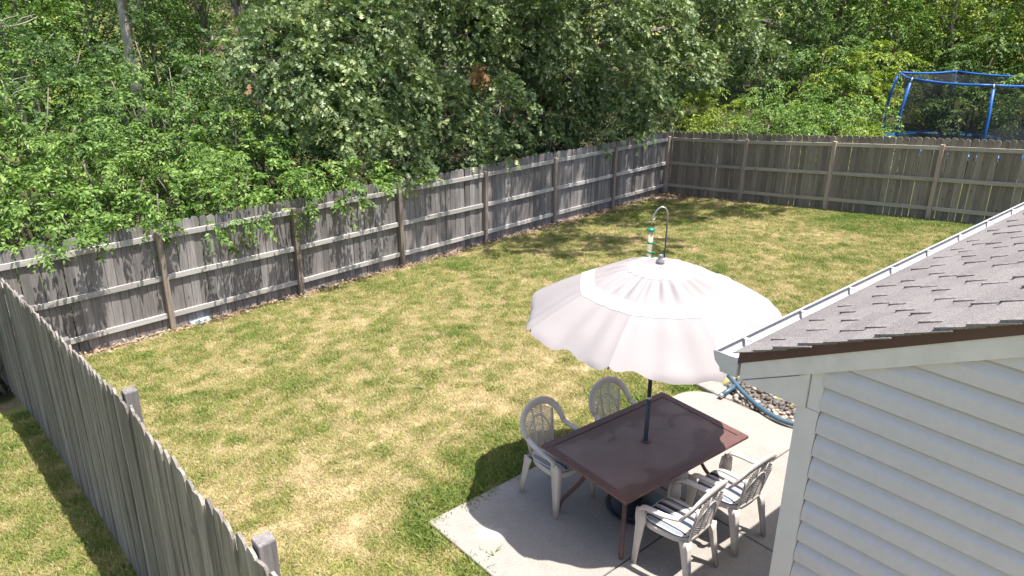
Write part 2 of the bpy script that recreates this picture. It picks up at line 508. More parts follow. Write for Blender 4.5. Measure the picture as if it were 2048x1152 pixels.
def m_cloth(name, col, trans):
    m, t, b = nm(name)
    v = mapping(t, (1, 1, 1)); n = noise(t, v, 420, 2, .6); n2 = noise(t, v, 3, 4)
    c = ramp(t, n2, [(.3, tuple(x * .93 for x in col)), (.7, col)])
    t.links.new(c, b.inputs['Base Color']); b.inputs['Roughness'].default_value = .85
    b.inputs['Specular IOR Level'].default_value = .15
    bump(t, b, n, .12, .001)
    tr = t.nodes.new('ShaderNodeBsdfTranslucent'); t.links.new(c, tr.inputs['Color'])
    mx = t.nodes.new('ShaderNodeMixShader'); mx.inputs[0].default_value = trans
    out = [x for x in t.nodes if x.type == 'OUTPUT_MATERIAL'][0]
    t.links.new(b.outputs[0], mx.inputs[1]); t.links.new(tr.outputs[0], mx.inputs[2])
    t.links.new(mx.outputs[0], out.inputs['Surface']); return m
M_CANOPY = m_cloth('sun_bleached_canopy_cloth', (.385, .356, .361), .22)
M_BAND = m_cloth('white_canopy_band_cloth', (.72, .71, .725), .18)
M_POLE = m_plain('dark_slate_pole_paint', (.055, .072, .092), .35, var=.15)
M_FINIAL = m_plain('grey_finial_plastic', (.22, .21, .23), .45)
M_STEEL = m_plain('bright_steel', (.62, .62, .62), .25, 1.0)
M_BLACKM = m_plain('black_painted_steel', (.02, .02, .022), .4)
M_BASE = m_plain('dark_teal_base_plastic', (.018, .032, .042), .4)
M_BLUE = m_plain('blue_foam_sleeve', (.012, .10, .42), .45, var=.18, vs=3)
M_BLUEPAD = m_plain('blue_spring_pad', (.02, .16, .55), .4, var=.15)
M_JUMP = m_plain('black_jump_mat', (.012, .013, .016), .6)
def m_net():
    m, t, b = nm('black_safety_net')
    b.inputs['Base Color'].default_value = (.018, .02, .026, 1); b.inputs['Roughness'].default_value = .8
    v = mapping(t, (1, 1, 1)); n = noise(t, v, 30, 3)
    tr = t.nodes.new('ShaderNodeBsdfTransparent'); mx = t.nodes.new('ShaderNodeMixShader')
    t.links.new(ramp(t, n, [(.3, (.50,) * 3), (.7, (.60,) * 3)]), mx.inputs[0])
    out = [x for x in t.nodes if x.type == 'OUTPUT_MATERIAL'][0]
    t.links.new(tr.outputs[0], mx.inputs[1]); t.links.new(b.outputs[0], mx.inputs[2])
    t.links.new(mx.outputs[0], out.inputs['Surface']); return m
M_NET = m_net()
M_GALV = m_plain('galvanised_tube', (.5, .5, .5), .4, .8)
M_GREENP = m_plain('green_feeder_plastic', (.01, .20, .12), .3)
def m_clear():
    m, t, b = nm('clear_feeder_tube')
    b.inputs['Base Color'].default_value = (.85, .83, .72, 1); b.inputs['Roughness'].default_value = .15
    tr = t.nodes.new('ShaderNodeBsdfTransparent'); tr.inputs[0].default_value = (.95, .93, .84, 1)
    mx = t.nodes.new('ShaderNodeMixShader'); mx.inputs[0].default_value = .35
    out = [x for x in t.nodes if x.type == 'OUTPUT_MATERIAL'][0]
    t.links.new(tr.outputs[0], mx.inputs[1]); t.links.new(b.outputs[0], mx.inputs[2])
    t.links.new(mx.outputs[0], out.inputs['Surface']); return m
M_CLEAR = m_clear()
M_HOSE = m_plain('blue_grey_pipe_plastic', (.055, .115, .165), .4, var=.12, vs=10)
M_LIDB = m_plain('pale_blue_plastic', (.32, .48, .60), .4)
M_BRICKR = m_plain('red_brick', (.30, .17, .14), .9, var=.2, vs=20, bstr=.3)
def m_rock(name='river_rock', k=1.0):
    m, t, b = nm(name)
    info = t.nodes.new('ShaderNodeObjectInfo'); geo = t.nodes.new('ShaderNodeNewGeometry')
    v = mapping(t, (1, 1, 1)); n = noise(t, v, 18, 4)
    r = math_(t, 'FRACT', math_(t, 'ADD', info.outputs['Random'], geo.outputs['Random Per Island']))
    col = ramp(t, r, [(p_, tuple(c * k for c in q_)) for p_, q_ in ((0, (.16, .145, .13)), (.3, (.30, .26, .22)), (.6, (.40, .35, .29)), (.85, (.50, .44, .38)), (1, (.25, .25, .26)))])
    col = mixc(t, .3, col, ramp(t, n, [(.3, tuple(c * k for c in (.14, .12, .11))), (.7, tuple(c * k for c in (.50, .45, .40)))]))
    t.links.new(col, b.inputs['Base Color']); b.inputs['Roughness'].default_value = .7
    return m
M_ROCK = m_rock(); M_ROCK_SHADE = m_rock('shade_toned_river_rock', .36)  # second rock colour is darkened to stand in for shade on the bed
M_FLAG = m_plain('flat_grey_stone', (.30, .27, .24), .9, var=.2, vs=8, bstr=.3)
M_HBRICK = m_plain('far_house_brick', (.42, .25, .21), .9, var=.12, vs=3)
M_HROOF = m_plain('far_house_roof', (.20, .18, .17), .9)
M_GLASS = m_plain('far_window_glass', (.05, .06, .07), .1)
M_DECKW = m_plain('white_deck_paint', (.75, .75, .74), .5)
M_TARP = m_plain('bright_blue_tarp', (.03, .22, .55), .5)

# ------------------------------------------------------------------ ground
LUSH = [(1.30, 8.25, .50, .45), (.05, 6.95, .30, .35), (-.55, 6.25, .28, .4), (-.72, 5.95, .22, .3), (-2.85, 8.9, .35, .4), (-.28, 5.2, .22, .4), (-.25, 6.6, .3, .3)]
def dryness(x, y):
    x = np.asarray(x, float); y = np.asarray(y, float)
    big = fbm(x, y, .32, 3, 1.7); med = fbm(x, y * .8, 1.3, 4, 8.1); fine = fbm(x * 1.0, y * .7, 5.0, 3, 21.0)
    wx = x + .5 * (vnoise(x, y, 1.1, 9., 4.) - .5); wy = y + .5 * (vnoise(x, y, 1.1, 19., 14.) - .5)
    fine2 = fbm(wx * 1.0, wy * .75, 9.0, 3, 61.0)
    spot = sstep(.70, .80, fbm(wx, wy, 1.6, 2, 33.0))
    d = .575 + (big - .5) * .24 + (med - .5) * .22 + (fine - .5) * .55 + (fine2 - .5) * 1.05 - .26 * spot
    # lusher towards the far right fence and the strips by the concrete
    s = (x - CX) * EB[0] + (y - CY) * EB[1]; e = (x - CX) * NB[0] + (y - CY) * NB[1]
    d = d - .34 * sstep(3.0, .2, -e) * sstep(2.5, 6.5, s) * (e < 0)
    t = (x - CX) * EA[0] + (y - CY) * EA[1]; dd = (x - CX) * NA[0] + (y - CY) * NA[1]
    d = d - .12 * sstep(4, .3, -dd)
    u = x * EU[0] + y * EU[1]; w = x * EW[0] + y * EW[1]
    q = np.hypot(np.maximum(-4.83 - u, 0), np.maximum(np.maximum(3.25 - w, w - 7.3), 0))
    d = d - .34 * sstep(.45, .05, q) * (fbm(x, y, 2.2, 2, 40.) > .42) + .12 * sstep(.4, 1.2, q) * sstep(3, 1.4, q)
    for (lx, ly, lr, la) in LUSH: d = d - la * np.exp(-((x - lx) ** 2 + (y - ly) ** 2) / lr ** 2)
    off = (x - P0[0]) * NB[0] + (y - P0[1]) * NB[1]
    d = np.where(off < 0, d - .15, d)                 # neighbour's greener lawn
    d = np.where((dd > .2) | (e > .2), d - .45 + .32 * sstep(40, 60, np.hypot(x, y)), d)
    return np.clip(d, 0.02, 1.0)
def soilness(x, y):
    dd = (x - CX) * NA[0] + (y - CY) * NA[1]; e = (x - CX) * NB[0] + (y - CY) * NB[1]
    n = fbm(x, y, 2.5, 3, 50.)
    s = sstep(.42, .08, np.abs(dd + .05) - (n - .5) * .5) * (e < .3)
    cor = np.hypot(x - CX + .1, y - CY + .55); s = np.maximum(s, sstep(1.5, .6, cor + (n - .5) * 1.2))
    s = np.maximum(s, sstep(.3, .05, np.abs(e) - (n - .5) * .4) * .8 * (dd < .3))
    return np.clip(s * (dd < .4) * (e < .4), 0, 1)

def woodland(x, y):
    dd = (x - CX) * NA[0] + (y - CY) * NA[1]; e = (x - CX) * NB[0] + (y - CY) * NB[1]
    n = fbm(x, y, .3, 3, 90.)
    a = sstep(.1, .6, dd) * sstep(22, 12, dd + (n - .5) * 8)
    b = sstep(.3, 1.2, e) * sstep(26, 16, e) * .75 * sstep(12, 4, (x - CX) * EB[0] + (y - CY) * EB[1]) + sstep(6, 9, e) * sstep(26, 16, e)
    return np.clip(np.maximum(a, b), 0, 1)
def axis_pts(lo, hi, step, far, ratio=1.25):
    a = list(np.arange(lo, hi + 1e-6, step)); st = step; x = a[-1]
    while x < far: st *= ratio; x += st; a.append(x)
    st = step; x = lo; pre = []
    while x > -far: st *= ratio; x -= st; pre.append(x)
    return np.array(pre[::-1] + a)
gx_ = axis_pts(-11, 12, .16, 700); gy_ = axis_pts(1.5, 25, .16, 700)
GXX, GYY = np.meshgrid(gx_, gy_)
GZ = ground_z(GXX, GYY)
nx_, ny_ = len(gx_), len(gy_)
V = np.stack([GXX.ravel(), GYY.ravel(), GZ.ravel()], 1)
ii = (np.arange(ny_ - 1)[:, None] * nx_ + np.arange(nx_ - 1)[None, :]).ravel()
idx = np.stack([ii, ii + 1, ii + 1 + nx_, ii + nx_], 1).ravel()
gm = np_mesh('lawn', V, 4, idx, M_LAWN, True)
for nme, fn in (('dry', dryness), ('soil', soilness), ('woodland', woodland)):
    at = gm.attributes.new(nme, 'FLOAT', 'POINT')
    at.data.foreach_set('value', np.asarray(fn(V[:, 0], V[:, 1]), dtype=np.float32))
lawn = tag(link('lawn', gm), 'patchy lawn of straw coloured and green mown grass', kind='structure')

# ------------------------------------------------------------------ patio
patio = empty('patio', (0, 0, 0), label='pale concrete patio of four slabs beside the house', kind='structure')
def slab(u0, u1, w0, w1, round_far=False):
    poly = [(u0, w0), (u1, w0), (u1, w1)]
    if round_far:
        r = .38
        poly += [(u0 + r - r * math.sin(a), w1 - r + r * math.cos(a)) for a in np.linspace(0, math.pi / 2, 7)]
    else: poly += [(u0, w1)]
    k = len(poly); cu = sum(p[0] for p in poly) / k; cw = sum(p[1] for p in poly) / k
    mb = MB(); rings = []
    for z, ins in ((ZP - .12, 0), (ZP - .008, 0), (ZP, .008)):
        ring = []
        for (u, w) in poly:
            du, dw = cu - u, cw - w; l = math.hypot(du, dw)
            p = UW(u + du / l * ins, w + dw / l * ins); ring.append((p[0], p[1], z))
        rings.append(ring)
    mb.loft(rings, True, True, True); mb.build('slab', M_CONC, patio)
J = .007
slab(-4.83, -3.3 - J, 3.25, 5.3 - J); slab(-3.3 + J, -1.50, 3.25, 5.3 - J)
slab(-4.83, -3.3 - J, 5.3 + J, 7.3, True); slab(-3.3 + J, -1.50, 5.3 + J, 7.3)

# ------------------------------------------------------------------ house
house = empty('house', (*UW(-1.46, 3.3), ZP), label='house gable end with white siding, grey shingled roof and white gutter', cat='house')
house_inv = (-np.array([*UW(-1.46, 3.3), ZP]))
def hp(u, w, z):                                      # house part coordinates (parent is at the gable corner)
    p = UW(u, w); return (p[0] + house_inv[0], p[1] + house_inv[1], z + house_inv[2])
E_S = .1289
SLOPE = .487
def rake_bottom(u): return 3.681 + (u + 1.9) * SLOPE
def siding(u0, u1, w0, w1, nrm, zb, along_u=True):
    prof = [(.0, .023), (.004, .024), (.066, .019), (.098, .004), (E_S - .020, .000), (E_S - .012, -.006), (E_S + .012, -.005), (E_S + .012, -.008), (0, -.004)]
    ends = []
    for (u, w) in ((u0, w0), (u1, w1)):
        ends.append([hp(u + nrm[0] * o, w + nrm[1] * o, zb + z) for z, o in prof])
    MB().loft(ends, True, True, True).build('siding_board', M_SIDING, house)
k = 0
zb0 = 3.691 - 20 * E_S
for i in range(36):
    zb = zb0 + i * E_S
    ul = -1.455
    if zb > rake_bottom(-1.455) - .01: ul = -1.9 + (zb - .02 - 3.681) / SLOPE
    ur = 5.3 - max(0, (zb - 3.68) / SLOPE) if zb > 3.68 else 5.3
    if ur - ul < .15: break
    siding(ul, ur, 3.3, 3.3, (0, -1), zb)
for i in range(20):
    siding(-1.47, -1.47, 3.41, 13.0, (-1, 0), zb0 + i * E_S)
# inner wall body and foundation
mb = MB()
mb.prism([hp(-1.455, 3.31, ZP), hp(5.29, 3.31, ZP), hp(5.29, 3.31, 3.68), hp(1.9, 3.31, 5.40), hp(-1.455, 3.31, 3.70)],
         tuple(np.append(EW * 9.7, 0)))
mb.build('wall', M_SIDING, house)
# corner trim (two legs of an L)
mb = MB()
mb.prism([hp(-1.572, 3.281, ZP), hp(-1.459, 3.281, ZP), hp(-1.459, 3.281, 3.672), hp(-1.572, 3.281, 3.672)], tuple(np.append(EW * .018, 0)))
mb.prism([hp(-1.572, 3.2995, ZP), hp(-1.488, 3.2995, ZP), hp(-1.488, 3.2995, 3.672), hp(-1.572, 3.2995, 3.672)], tuple(np.append(EW * .105, 0)))
mb.build('corner_trim', M_TRIM, house)
# J channel beside the return board
MB().prism([hp(-1.522, 3.285, 3.674), hp(-1.456, 3.285, 3.674), hp(-1.456, 3.285, 3.90), hp(-1.522, 3.285, 3.90)],
           tuple(np.append(EW * .02, 0))).build('trim_channel', M_TRIM, house)
# roof deck + shingles
EAVE_U, EAVE_Z, RIDGE_U = -1.945, 3.828, 1.9
def rz(u): return EAVE_Z + (u - EAVE_U) * SLOPE
W0R, W1R = 3.257, 13.2
roof = MB().loft([[hp(EAVE_U + .01, W0R + .060, rz(EAVE_U) - .026), hp(RIDGE_U, W0R + .060, rz(RIDGE_U) - .030), hp(5.74, W0R + .060, rz(EAVE_U) - .026),
                   hp(5.72, W0R + .060, rz(EAVE_U) - .045), hp(RIDGE_U, W0R + .060, rz(RIDGE_U) - .05), hp(EAVE_U + .02, W0R + .060, rz(EAVE_U) - .045)],
                  [hp(EAVE_U + .01, W1R, rz(EAVE_U) - .026), hp(RIDGE_U, W1R, rz(RIDGE_U) - .030), hp(5.74, W1R, rz(EAVE_U) - .026),
                   hp(5.72, W1R, rz(EAVE_U) - .045), hp(RIDGE_U, W1R, rz(RIDGE_U) - .05), hp(EAVE_U + .02, W1R, rz(EAVE_U) - .045)]],
                 True, True, True).build('roof', M_SHINGLE, house)
# far roof slope gets plain courses in one go; near slope shingle by shingle
cosS = 1 / math.hypot(1, SLOPE); EXPO = .128
rows = int((RIDGE_U - EAVE_U) / cosS / EXPO)
tabs = []
rr = random.Random(3)
def shingle_geo(u0, w0, w1, thick, jit):
    """one tab: lies on the slope, butt edge lifted by its thickness; returns 8 points (world-ish)"""
    du = EXPO * cosS; ub, ut = u0 + jit, u0 + du * 1.55
    pts = []
    for (u, o) in ((ub, thick), (ut, -.012)):
        for w in (w0, w1):
            pts.append((u - o * SLOPE * cosS, w, rz(u) + o * cosS))
    for (u, o) in ((ub, -.005), (ut, -.017)):
        for w in (w0, w1):
            pts.append((u - o * SLOPE * cosS, w, rz(u) + o * cosS))
    return pts
for r in range(rows + 1):
    u0 = EAVE_U + r * EXPO * cosS
    w = W0R - rr.random() * .02
    hi = bool(rr.getrandbits(1))
    while w < W1R:
        L = rr.uniform(.17, .38) if hi else rr.uniform(.07, .20)
        w1 = min(w + L, W1R)
        th = 0 if r == 0 else rr.uniform(.009, .0125) if hi else rr.uniform(.0015, .0035)
        j = 0 if r == 0 else rr.uniform(-.003, .003) - (.002 if hi else -.006)
        tabs.append((u0, w, w1 - (.001 if hi else 0), th, j)); hi = not hi; w = w1
def px_of(P):
    d = np.asarray(P) - CAMP; z = d @ cF
    return (W_PX / 2 + F_PX * (d @ cR) / z, H_PX / 2 - F_PX * (d @ cU) / z) if z > .05 else (9e9, 9e9)
def tab_key(tb):
    p = UW(tb[0], (tb[1] + tb[2]) / 2); P = np.array([p[0], p[1], rz(tb[0])])
    x, y = px_of(P); vis = (-30 < x < 2090 and 300 < y < 760)
    return (0 if vis else 1, np.linalg.norm(P - CAMP))
tabs.sort(key=tab_key)
SF = ((0, 1, 3, 2), (0, 4, 5, 1), (2, 3, 7, 6), (0, 2, 6, 4), (1, 5, 7, 3), (4, 6, 7, 5))
for tb in tabs[:296]:
    pts = shingle_geo(*tb); o_ = hp(tb[0], tb[1], rz(tb[0]))
    mb = MB()
    for (u, w, z) in pts:
        q = hp(u, w, z); mb.v.append((q[0] - o_[0], q[1] - o_[1], q[2] - o_[2]))
    mb.f = [f for f in SF]
    o = mb.build('shingle', M_SHINGLE, roof, loc=o_)
    o.data.materials.append(M_BUTT); o.data.polygons[1].material_index = 1
mb = MB()
for tb in tabs[296:]:
    n = len(mb.v)
    mb.v += [hp(*p) for p in shingle_geo(*tb)]
    mb.f += [tuple(n + i for i in f) for f in SF]
for r in range(rows + 1):                              # hidden far slope, long courses
    u0 = EAVE_U + r * EXPO * cosS
    n = len(mb.v)
    mb.v += [hp(2 * RIDGE_U - p[0], p[1], p[2]) for p in shingle_geo(u0, W0R, W1R, .005, 0)]
    mb.f += [tuple(n + i for i in f[::-1]) for f in SF]
tag(mb.build('shingle_field', M_SHINGLE, roof), kind='stuff')
MB().loft([[hp(RIDGE_U - .14, w, rz(RIDGE_U - .14) + .016), hp(RIDGE_U, w, rz(RIDGE_U) + .022), hp(RIDGE_U + .14, w, rz(RIDGE_U - .14) + .016)]
           for w in (W0R, W1R)], False).build('ridge_cap', M_SHINGLE, roof)
# rake board, drip edge
def rake(u0, u1, off0, off1, w0, w1, name, mat):
    """board along the rake between vertical offsets off0..off1 above the rake-bottom line, mirrored over the ridge"""
    for mir in (0, 1):
        f = (lambda u: u) if not mir else (lambda u: 2 * RIDGE_U - u)
        poly = [hp(f(u0), w0, rake_bottom(u0) + off0), hp(f(u1), w0, rake_bottom(u1) + off0),
                hp(f(u1), w0, rake_bottom(u1) + off1), hp(f(u0), w0, rake_bottom(u0) + off1)]
        MB().prism(poly, tuple(np.append(EW * (w1 - w0), 0))).build(name, mat, house)
rake(-1.897, RIDGE_U, 0.0, .098, 3.268, 3.297, 'rake_board', M_FASCIA)
rake(-1.912, RIDGE_U, .0985, .162, 3.262, 3.298, 'drip_edge', M_DRIP)
# cornice return
MB().prism([hp(-1.893, 3.2705, 3.677), hp(-1.527, 3.2705, 3.671), hp(-1.527, 3.2705, 3.862), hp(-1.6, 3.2705, rake_bottom(-1.6) - .007), hp(-1.893, 3.2705, rake_bottom(-1.893) - .007)],
           tuple(np.append(EW * .030, 0))).build('cornice_return', M_FASCIA, house)
# soffit and eave fascia
MB().prism([hp(-1.895, 3.302, 3.690), hp(-1.50, 3.302, 3.690), hp(-1.50, 3.302, 3.70), hp(-1.895, 3.302, 3.70)], tuple(np.append(EW * 9.8, 0))).build('soffit', M_TRIM, house)
MB().prism([hp(-1.912, 3.299, 3.675), hp(-1.896, 3.299, 3.675), hp(-1.896, 3.299, 3.812), hp(-1.912, 3.299, 3.812)], tuple(np.append(EW * 9.8, 0))).build('fascia_board', M_FASCIA, house)
# gutter
gut_prof = [(-1.914, 3.803), (-1.914, 3.690), (-2.012, 3.690), (-2.018, 3.715), (-2.05, 3.745), (-2.062, 3.785), (-2.062, 3.800), (-2.047, 3.803), (-2.047, 3.797),
            (-2.058, 3.796), (-2.058, 3.786), (-2.046, 3.747), (-2.014, 3.717), (-2.009, 3.694), (-1.918, 3.694), (-1.918, 3.803)]
gutter = MB().loft([[hp(u, w, z) for u, z in gut_prof] for w in (3.262, 13.1)], True, True, True).build('gutter', M_GUTTER, house)
cap = [(-1.914, 3.801), (-1.914, 3.690), (-2.012, 3.690), (-2.018, 3.715), (-2.05, 3.745), (-2.062, 3.785), (-2.062, 3.799)]
MB().prism([hp(u, 3.2585, z) for u, z in cap], tuple(np.append(EW * .003, 0))).build('end_cap', M_GUTTER, gutter)
MB().prism([hp(-1.9185, 3.27, 3.7145), hp(-2.0115, 3.27, 3.7145), hp(-2.0065, 3.27, 3.6955), hp(-1.9185, 3.27, 3.6955)], tuple(np.append(EW * 9.8, 0))).build('trough_fill', m_plain('dark_trough_fill', (.035, .032, .03), .95, var=.4, vs=20), gutter)  # dark strip filling the bottom of the trough
for i in range(16):
    w = 3.52 + i * .61
    MB().prism([hp(-1.919, w, 3.798), hp(-2.056, w, 3.7905), hp(-2.056, w, 3.7875), hp(-1.919, w, 3.792)], tuple(np.append(EW * .028, 0))).build('hanger', M_GUTTER, gutter)

# ------------------------------------------------------------------ fences
def picket_mesh(seed, h, mat, wd=.137, th=.017, warp=1.0):
    r = random.Random(seed)
    w = wd / 2; e = .028
    b = r.uniform(-.004, .004) * warp; tw = r.uniform(-.006, .006) * warp; lean = r.uniform(-.004, .004)
    mb = MB(); rings = []
    for z, ins in ((0, 0), (h * .5, 0), (h - .045, 0), (h - .012, e * .62), (h, e + .008)):
        yb = b * math.sin(3.14 * z / h) ; xx = lean * z / h
        rings.append([(-w + ins + xx, yb, z), (w - ins + xx, yb + tw * z / h, z), (w - ins + xx, yb + th + tw * z / h, z), (-w + ins + xx, yb + th, z)])
    mb.loft(rings, True, True, True)
    return mb.mesh('picket', mat)
PK_H = 1.80
def build_fence(root, origin, e, nrm_out, s0, s1, posts, mat_p, mat_r, seed, base_fn, top_fn, pickets_out=True, post_top=None, rails=True, wob=.004, mat_post=None, pw=.1315, dj=.004):
    mat_post = mat_post or M_POST
    """pickets on the far side of the rails (nrm_out), rails and posts on the yard side; origin/e in world, children in root space"""
    r = random.Random(seed); rt = np.array(root.location)
    ang = math.atan2(e[1], e[0])
    meshes = [picket_mesh(seed * 10 + i, PK_H, mat_p, pw + .004 * (i % 3), warp=1.6 if dj > .01 else 1.0) for i in range(9)]
    s = s0; 
    while s < s1:
        c = origin + e * s + nrm_out * (.004 + r.uniform(-.002, dj))
        zb = base_fn(s); zt = top_fn(s) + r.uniform(-.012, .012)
        o = link('picket', r.choice(meshes), root)
        o.location = (c[0] - rt[0], c[1] - rt[1], zb - rt[2])
        flip = math.pi if (nrm_out @ np.array([-e[1], e[0]])) < 0 else 0
        o.rotation_euler = (r.uniform(-.004, .004), r.uniform(-wob, wob), ang + flip + r.uniform(-.02, .02))
        o.scale = (1, 1, (zt - zb) / PK_H)
        s += .1405 + r.uniform(-.001, .0065)
    for p in posts:
        c = origin + e * p - nrm_out * .046
        zb = base_fn(p) - .1; zt = (post_top(p) if post_top else top_fn(p) - .135)
        h = zt - zb
        mb = MB().bbox(-.045, .045, -.045, .045, 0, h, .006)
        o = mb.build('post', mat_post, root, loc=(c[0] - rt[0], c[1] - rt[1], zb - rt[2]))
        o.rotation_euler = (r.uniform(-.012, .012), r.uniform(-.012, .012), ang)
    if rails:
        for a, b in zip(posts[:-1], posts[1:]):
            a2, b2 = a + .046, b - .046
            for hh in (.255, .915, 1.615):
                L = b2 - a2; mid = (a2 + b2) / 2
                za = top_fn(a2) - 1.83 + hh; zb = top_fn(b2) - 1.83 + hh
                sag = r.uniform(-.008, .004)
                mb = MB(); rings = []
                for f in (0, .25, .5, .75, 1):
                    x = (f - .5) * L; z = (za * (1 - f) + zb * f) - (za + zb) / 2 + sag * math.sin(3.14 * f)
                    rings.append([(x, -.019, z - .043), (x, .019, z - .043), (x, .019, z + .040), (x, .016, z + .043), (x, -.016, z + .043), (x, -.019, z + .040)])
                mb.loft(rings, True, True, True)
                c = origin + e * mid - nrm_out * .0205
                o = mb.build('rail', mat_r, root, loc=(c[0] - rt[0], c[1] - rt[1], (za + zb) / 2 - rt[2]))
                o.rotation_euler = (0, 0, ang)
corner = np.array([CX, CY])
def plane_z(p): return GX * (p[0] - CX) + GY * (p[1] - CY)
BACKP = [0.0] + [2.68 + 2.44 * i for i in range(6)] + [17.17]
fb = empty('wooden_fence', (*FA(8.6), plane_z(FA(8.6))), label='long weathered grey picket fence in front of the shrubs and oak, dappled with shade', cat='fence')
build_fence(fb, corner, EA, NA, .07, 17.12, BACKP, M_PICKET, M_RAIL, 1, lambda s: plane_z(FA(s)) - .03, lambda s: plane_z(FA(s)) + 1.835 + .012 * math.sin(s * 1.3))
RIGHTP = [0.05] + [2.6156 + 2.44 * i for i in range(6)]
fr = empty('wooden_fence', (*FB(7), plane_z(FB(7))), label='shaded brownish picket fence in front of the blue trampoline', cat='fence')
build_fence(fr, corner, EB, NB, .07, 14.8, RIGHTP, M_PICKET_R, M_RAIL_R, 2, mat_post=M_POST_R, base_fn=lambda s: plane_z(FB(s)) - .03, top_fn=lambda s: plane_z(FB(s)) + 1.835 + .012 * math.sin(s * 1.1 + 1), wob=.007)
def lb(s): return plane_z(P0 + EB * s) + float(np.interp(s, LEFT_S, LEFT_DZ)) - .03
def lt(s): return plane_z(P0 + EB * s) + float(np.interp(s, [-4, 1.4, 3.8, 5.7, 7.2, 7.8, 8.7, 9.7, 14], [1.72, 1.77, 1.815, 1.84, 1.86, 1.82, 1.765, 1.765, 1.78]))
LEFTP = [0.1, 2.4, 4.75, 7.07, 9.36, 11.35]
fl = empty('wooden_fence', (*(P0 + EB * 6), plane_z(P0 + EB * 6)), label='silvery grey picket fence seen from its outer side in the left foreground', cat='fence')
build_fence(fl, P0, EB, -NB, -3.4, 11.4, LEFTP, M_PICKET_L, M_RAIL, 3, lb, lt, post_top=lambda s: lt(s) + (.02 if s > 7 else -.12), mat_post=M_PICKET, pw=.131, dj=.0101, wob=.005)

# ------------------------------------------------------------------ grass tufts
def tuft_mesh(seed, n, hmin, hmax, rad, lean):
    r = np.random.default_rng(seed)
    a = r.random(n) * 6.283; rr_ = rad * np.sqrt(r.random(n))
    bx, by = rr_ * np.cos(a), rr_ * np.sin(a)
    h = r.uniform(hmin, hmax, n); la = r.random(n) * 6.283; l = h * r.uniform(.2, lean, n)
    w = r.uniform(.0022, .0042, n); wa = r.random(n) * 3.1416
    wx, wy = w * np.cos(wa), w * np.sin(wa)
    v = np.zeros((n, 5, 3))
    for k, (f, s) in enumerate(((0, -1), (0, 1), (.55, .8), (.55, -.8), (1, 0))):
        v[:, k, 0] = bx + wx * s + np.cos(la) * l * f ** 1.6
        v[:, k, 1] = by + wy * s + np.sin(la) * l * f ** 1.6
        v[:, k, 2] = h * (f - .18 * f * f) - .004
    base = np.arange(n)[:, None] * 5
    tri = np.concatenate([base + np.array([[0, 1, 2]]), base + np.array([[0, 2, 3]]), base + np.array([[3, 2, 4]])], 1).ravel()
    return np_mesh('tuft', v.reshape(-1, 3), 3, tri, M_GRASS)
def in_yard(x, y):
    dd = (x - CX) * NA[0] + (y - CY) * NA[1]; e = (x - CX) * NB[0] + (y - CY) * NB[1]
    off = (x - P0[0]) * NB[0] + (y - P0[1]) * NB[1]
    u = x * EU[0] + y * EU[1]; w = x * EW[0] + y * EW[1]
    n = fbm(x, y, 3.0, 2, 70.)
    pat = (u > -4.83 - (n - .55) * .22) & (w > 3.25 + (n - .55) * .20) & (w < 7.38)
    house_ = (u > -2.0) & (w > 3)
    bed = (u > -4.75) & (w > 7.3) & (w < 9.9)
    inside = (dd < -.06) & (e < -.04) & (off > .1) & ~pat & ~house_ & ~bed
    left = (off < -.03) & (off > -7.5) & (dd < -1.0) & (y > 1.5)
    return inside | left
NPT = 120000
X = RNG.uniform(-13, 14, NPT * 3); Y = RNG.uniform(2.0, 23, NPT * 3)
keep = in_yard(X, Y)
# visible wedge only (with margin), thinner with distance
ang_ok = (np.abs(X) < .78 * Y + 1.6)
dens = np.clip(1.25 - Y / 34, .5, 1)
soil_ = soilness(X, Y)
keep &= ang_ok & (RNG.random(len(X)) < dens) & (RNG.random(len(X)) > soil_ * .93)
X, Y = X[keep], Y[keep]
Zg = ground_z(X, Y)
DR = dryness(X, Y) + RNG.normal(0, .15, len(X))
u_ = X * EU[0] + Y * EU[1]; w_ = X * EW[0] + Y * EW[1]
qd = np.hypot(np.maximum(-4.83 - u_, 0), np.maximum(np.maximum(3.25 - w_, w_ - 7.3), 0))
lush = (1 - np.clip(DR, 0, 1))
SCL = RNG.uniform(.75, 1.2, len(X)) * (.75 + .55 * lush) * (1 + .45 * sstep(.30, .0, qd) * (DR < .35))
pm = bpy.data.meshes.new('lawn_grass')
pm.vertices.add(len(X)); pm.vertices.foreach_set('co', np.stack([X, Y, Zg], 1).astype(np.float32).ravel())
for nme, arr in (('dry', DR), ('sc', SCL)):
    at = pm.attributes.new(nme, 'FLOAT', 'POINT'); at.data.foreach_set('value', arr.astype(np.float32))
pm.update()
grass = tag(link('lawn_grass', pm), 'short mown grass, straw coloured in patches, covering the yard', 'grass', kind='stuff')
tufts = []
for i in range(4):
    p = (-.8 + .35 * i, 9.0 + .4 * i)
    tufts.append(link('tuft', tuft_mesh(100 + i, 26, .018, .046, .075, 1.5), grass, (p[0], p[1], gz(p))))
ng = bpy.data.node_groups.new('scatter_grass', 'GeometryNodeTree')
ng.interface.new_socket('Geometry', in_out='INPUT', socket_type='NodeSocketGeometry')
ng.interface.new_socket('Geometry', in_out='OUTPUT', socket_type='NodeSocketGeometry')
gi = ng.nodes.new('NodeGroupInput'); go = ng.nodes.new('NodeGroupOutput')
jn = ng.nodes.new('GeometryNodeJoinGeometry')
for tf in tufts:
    oi = ng.nodes.new('GeometryNodeObjectInfo'); oi.inputs['Object'].default_value = tf; oi.inputs['As Instance'].default_value = True
    ng.links.new(oi.outputs['Geometry'], jn.inputs[0])
iop = ng.nodes.new('GeometryNodeInstanceOnPoints'); iop.inputs['Pick Instance'].default_value = True
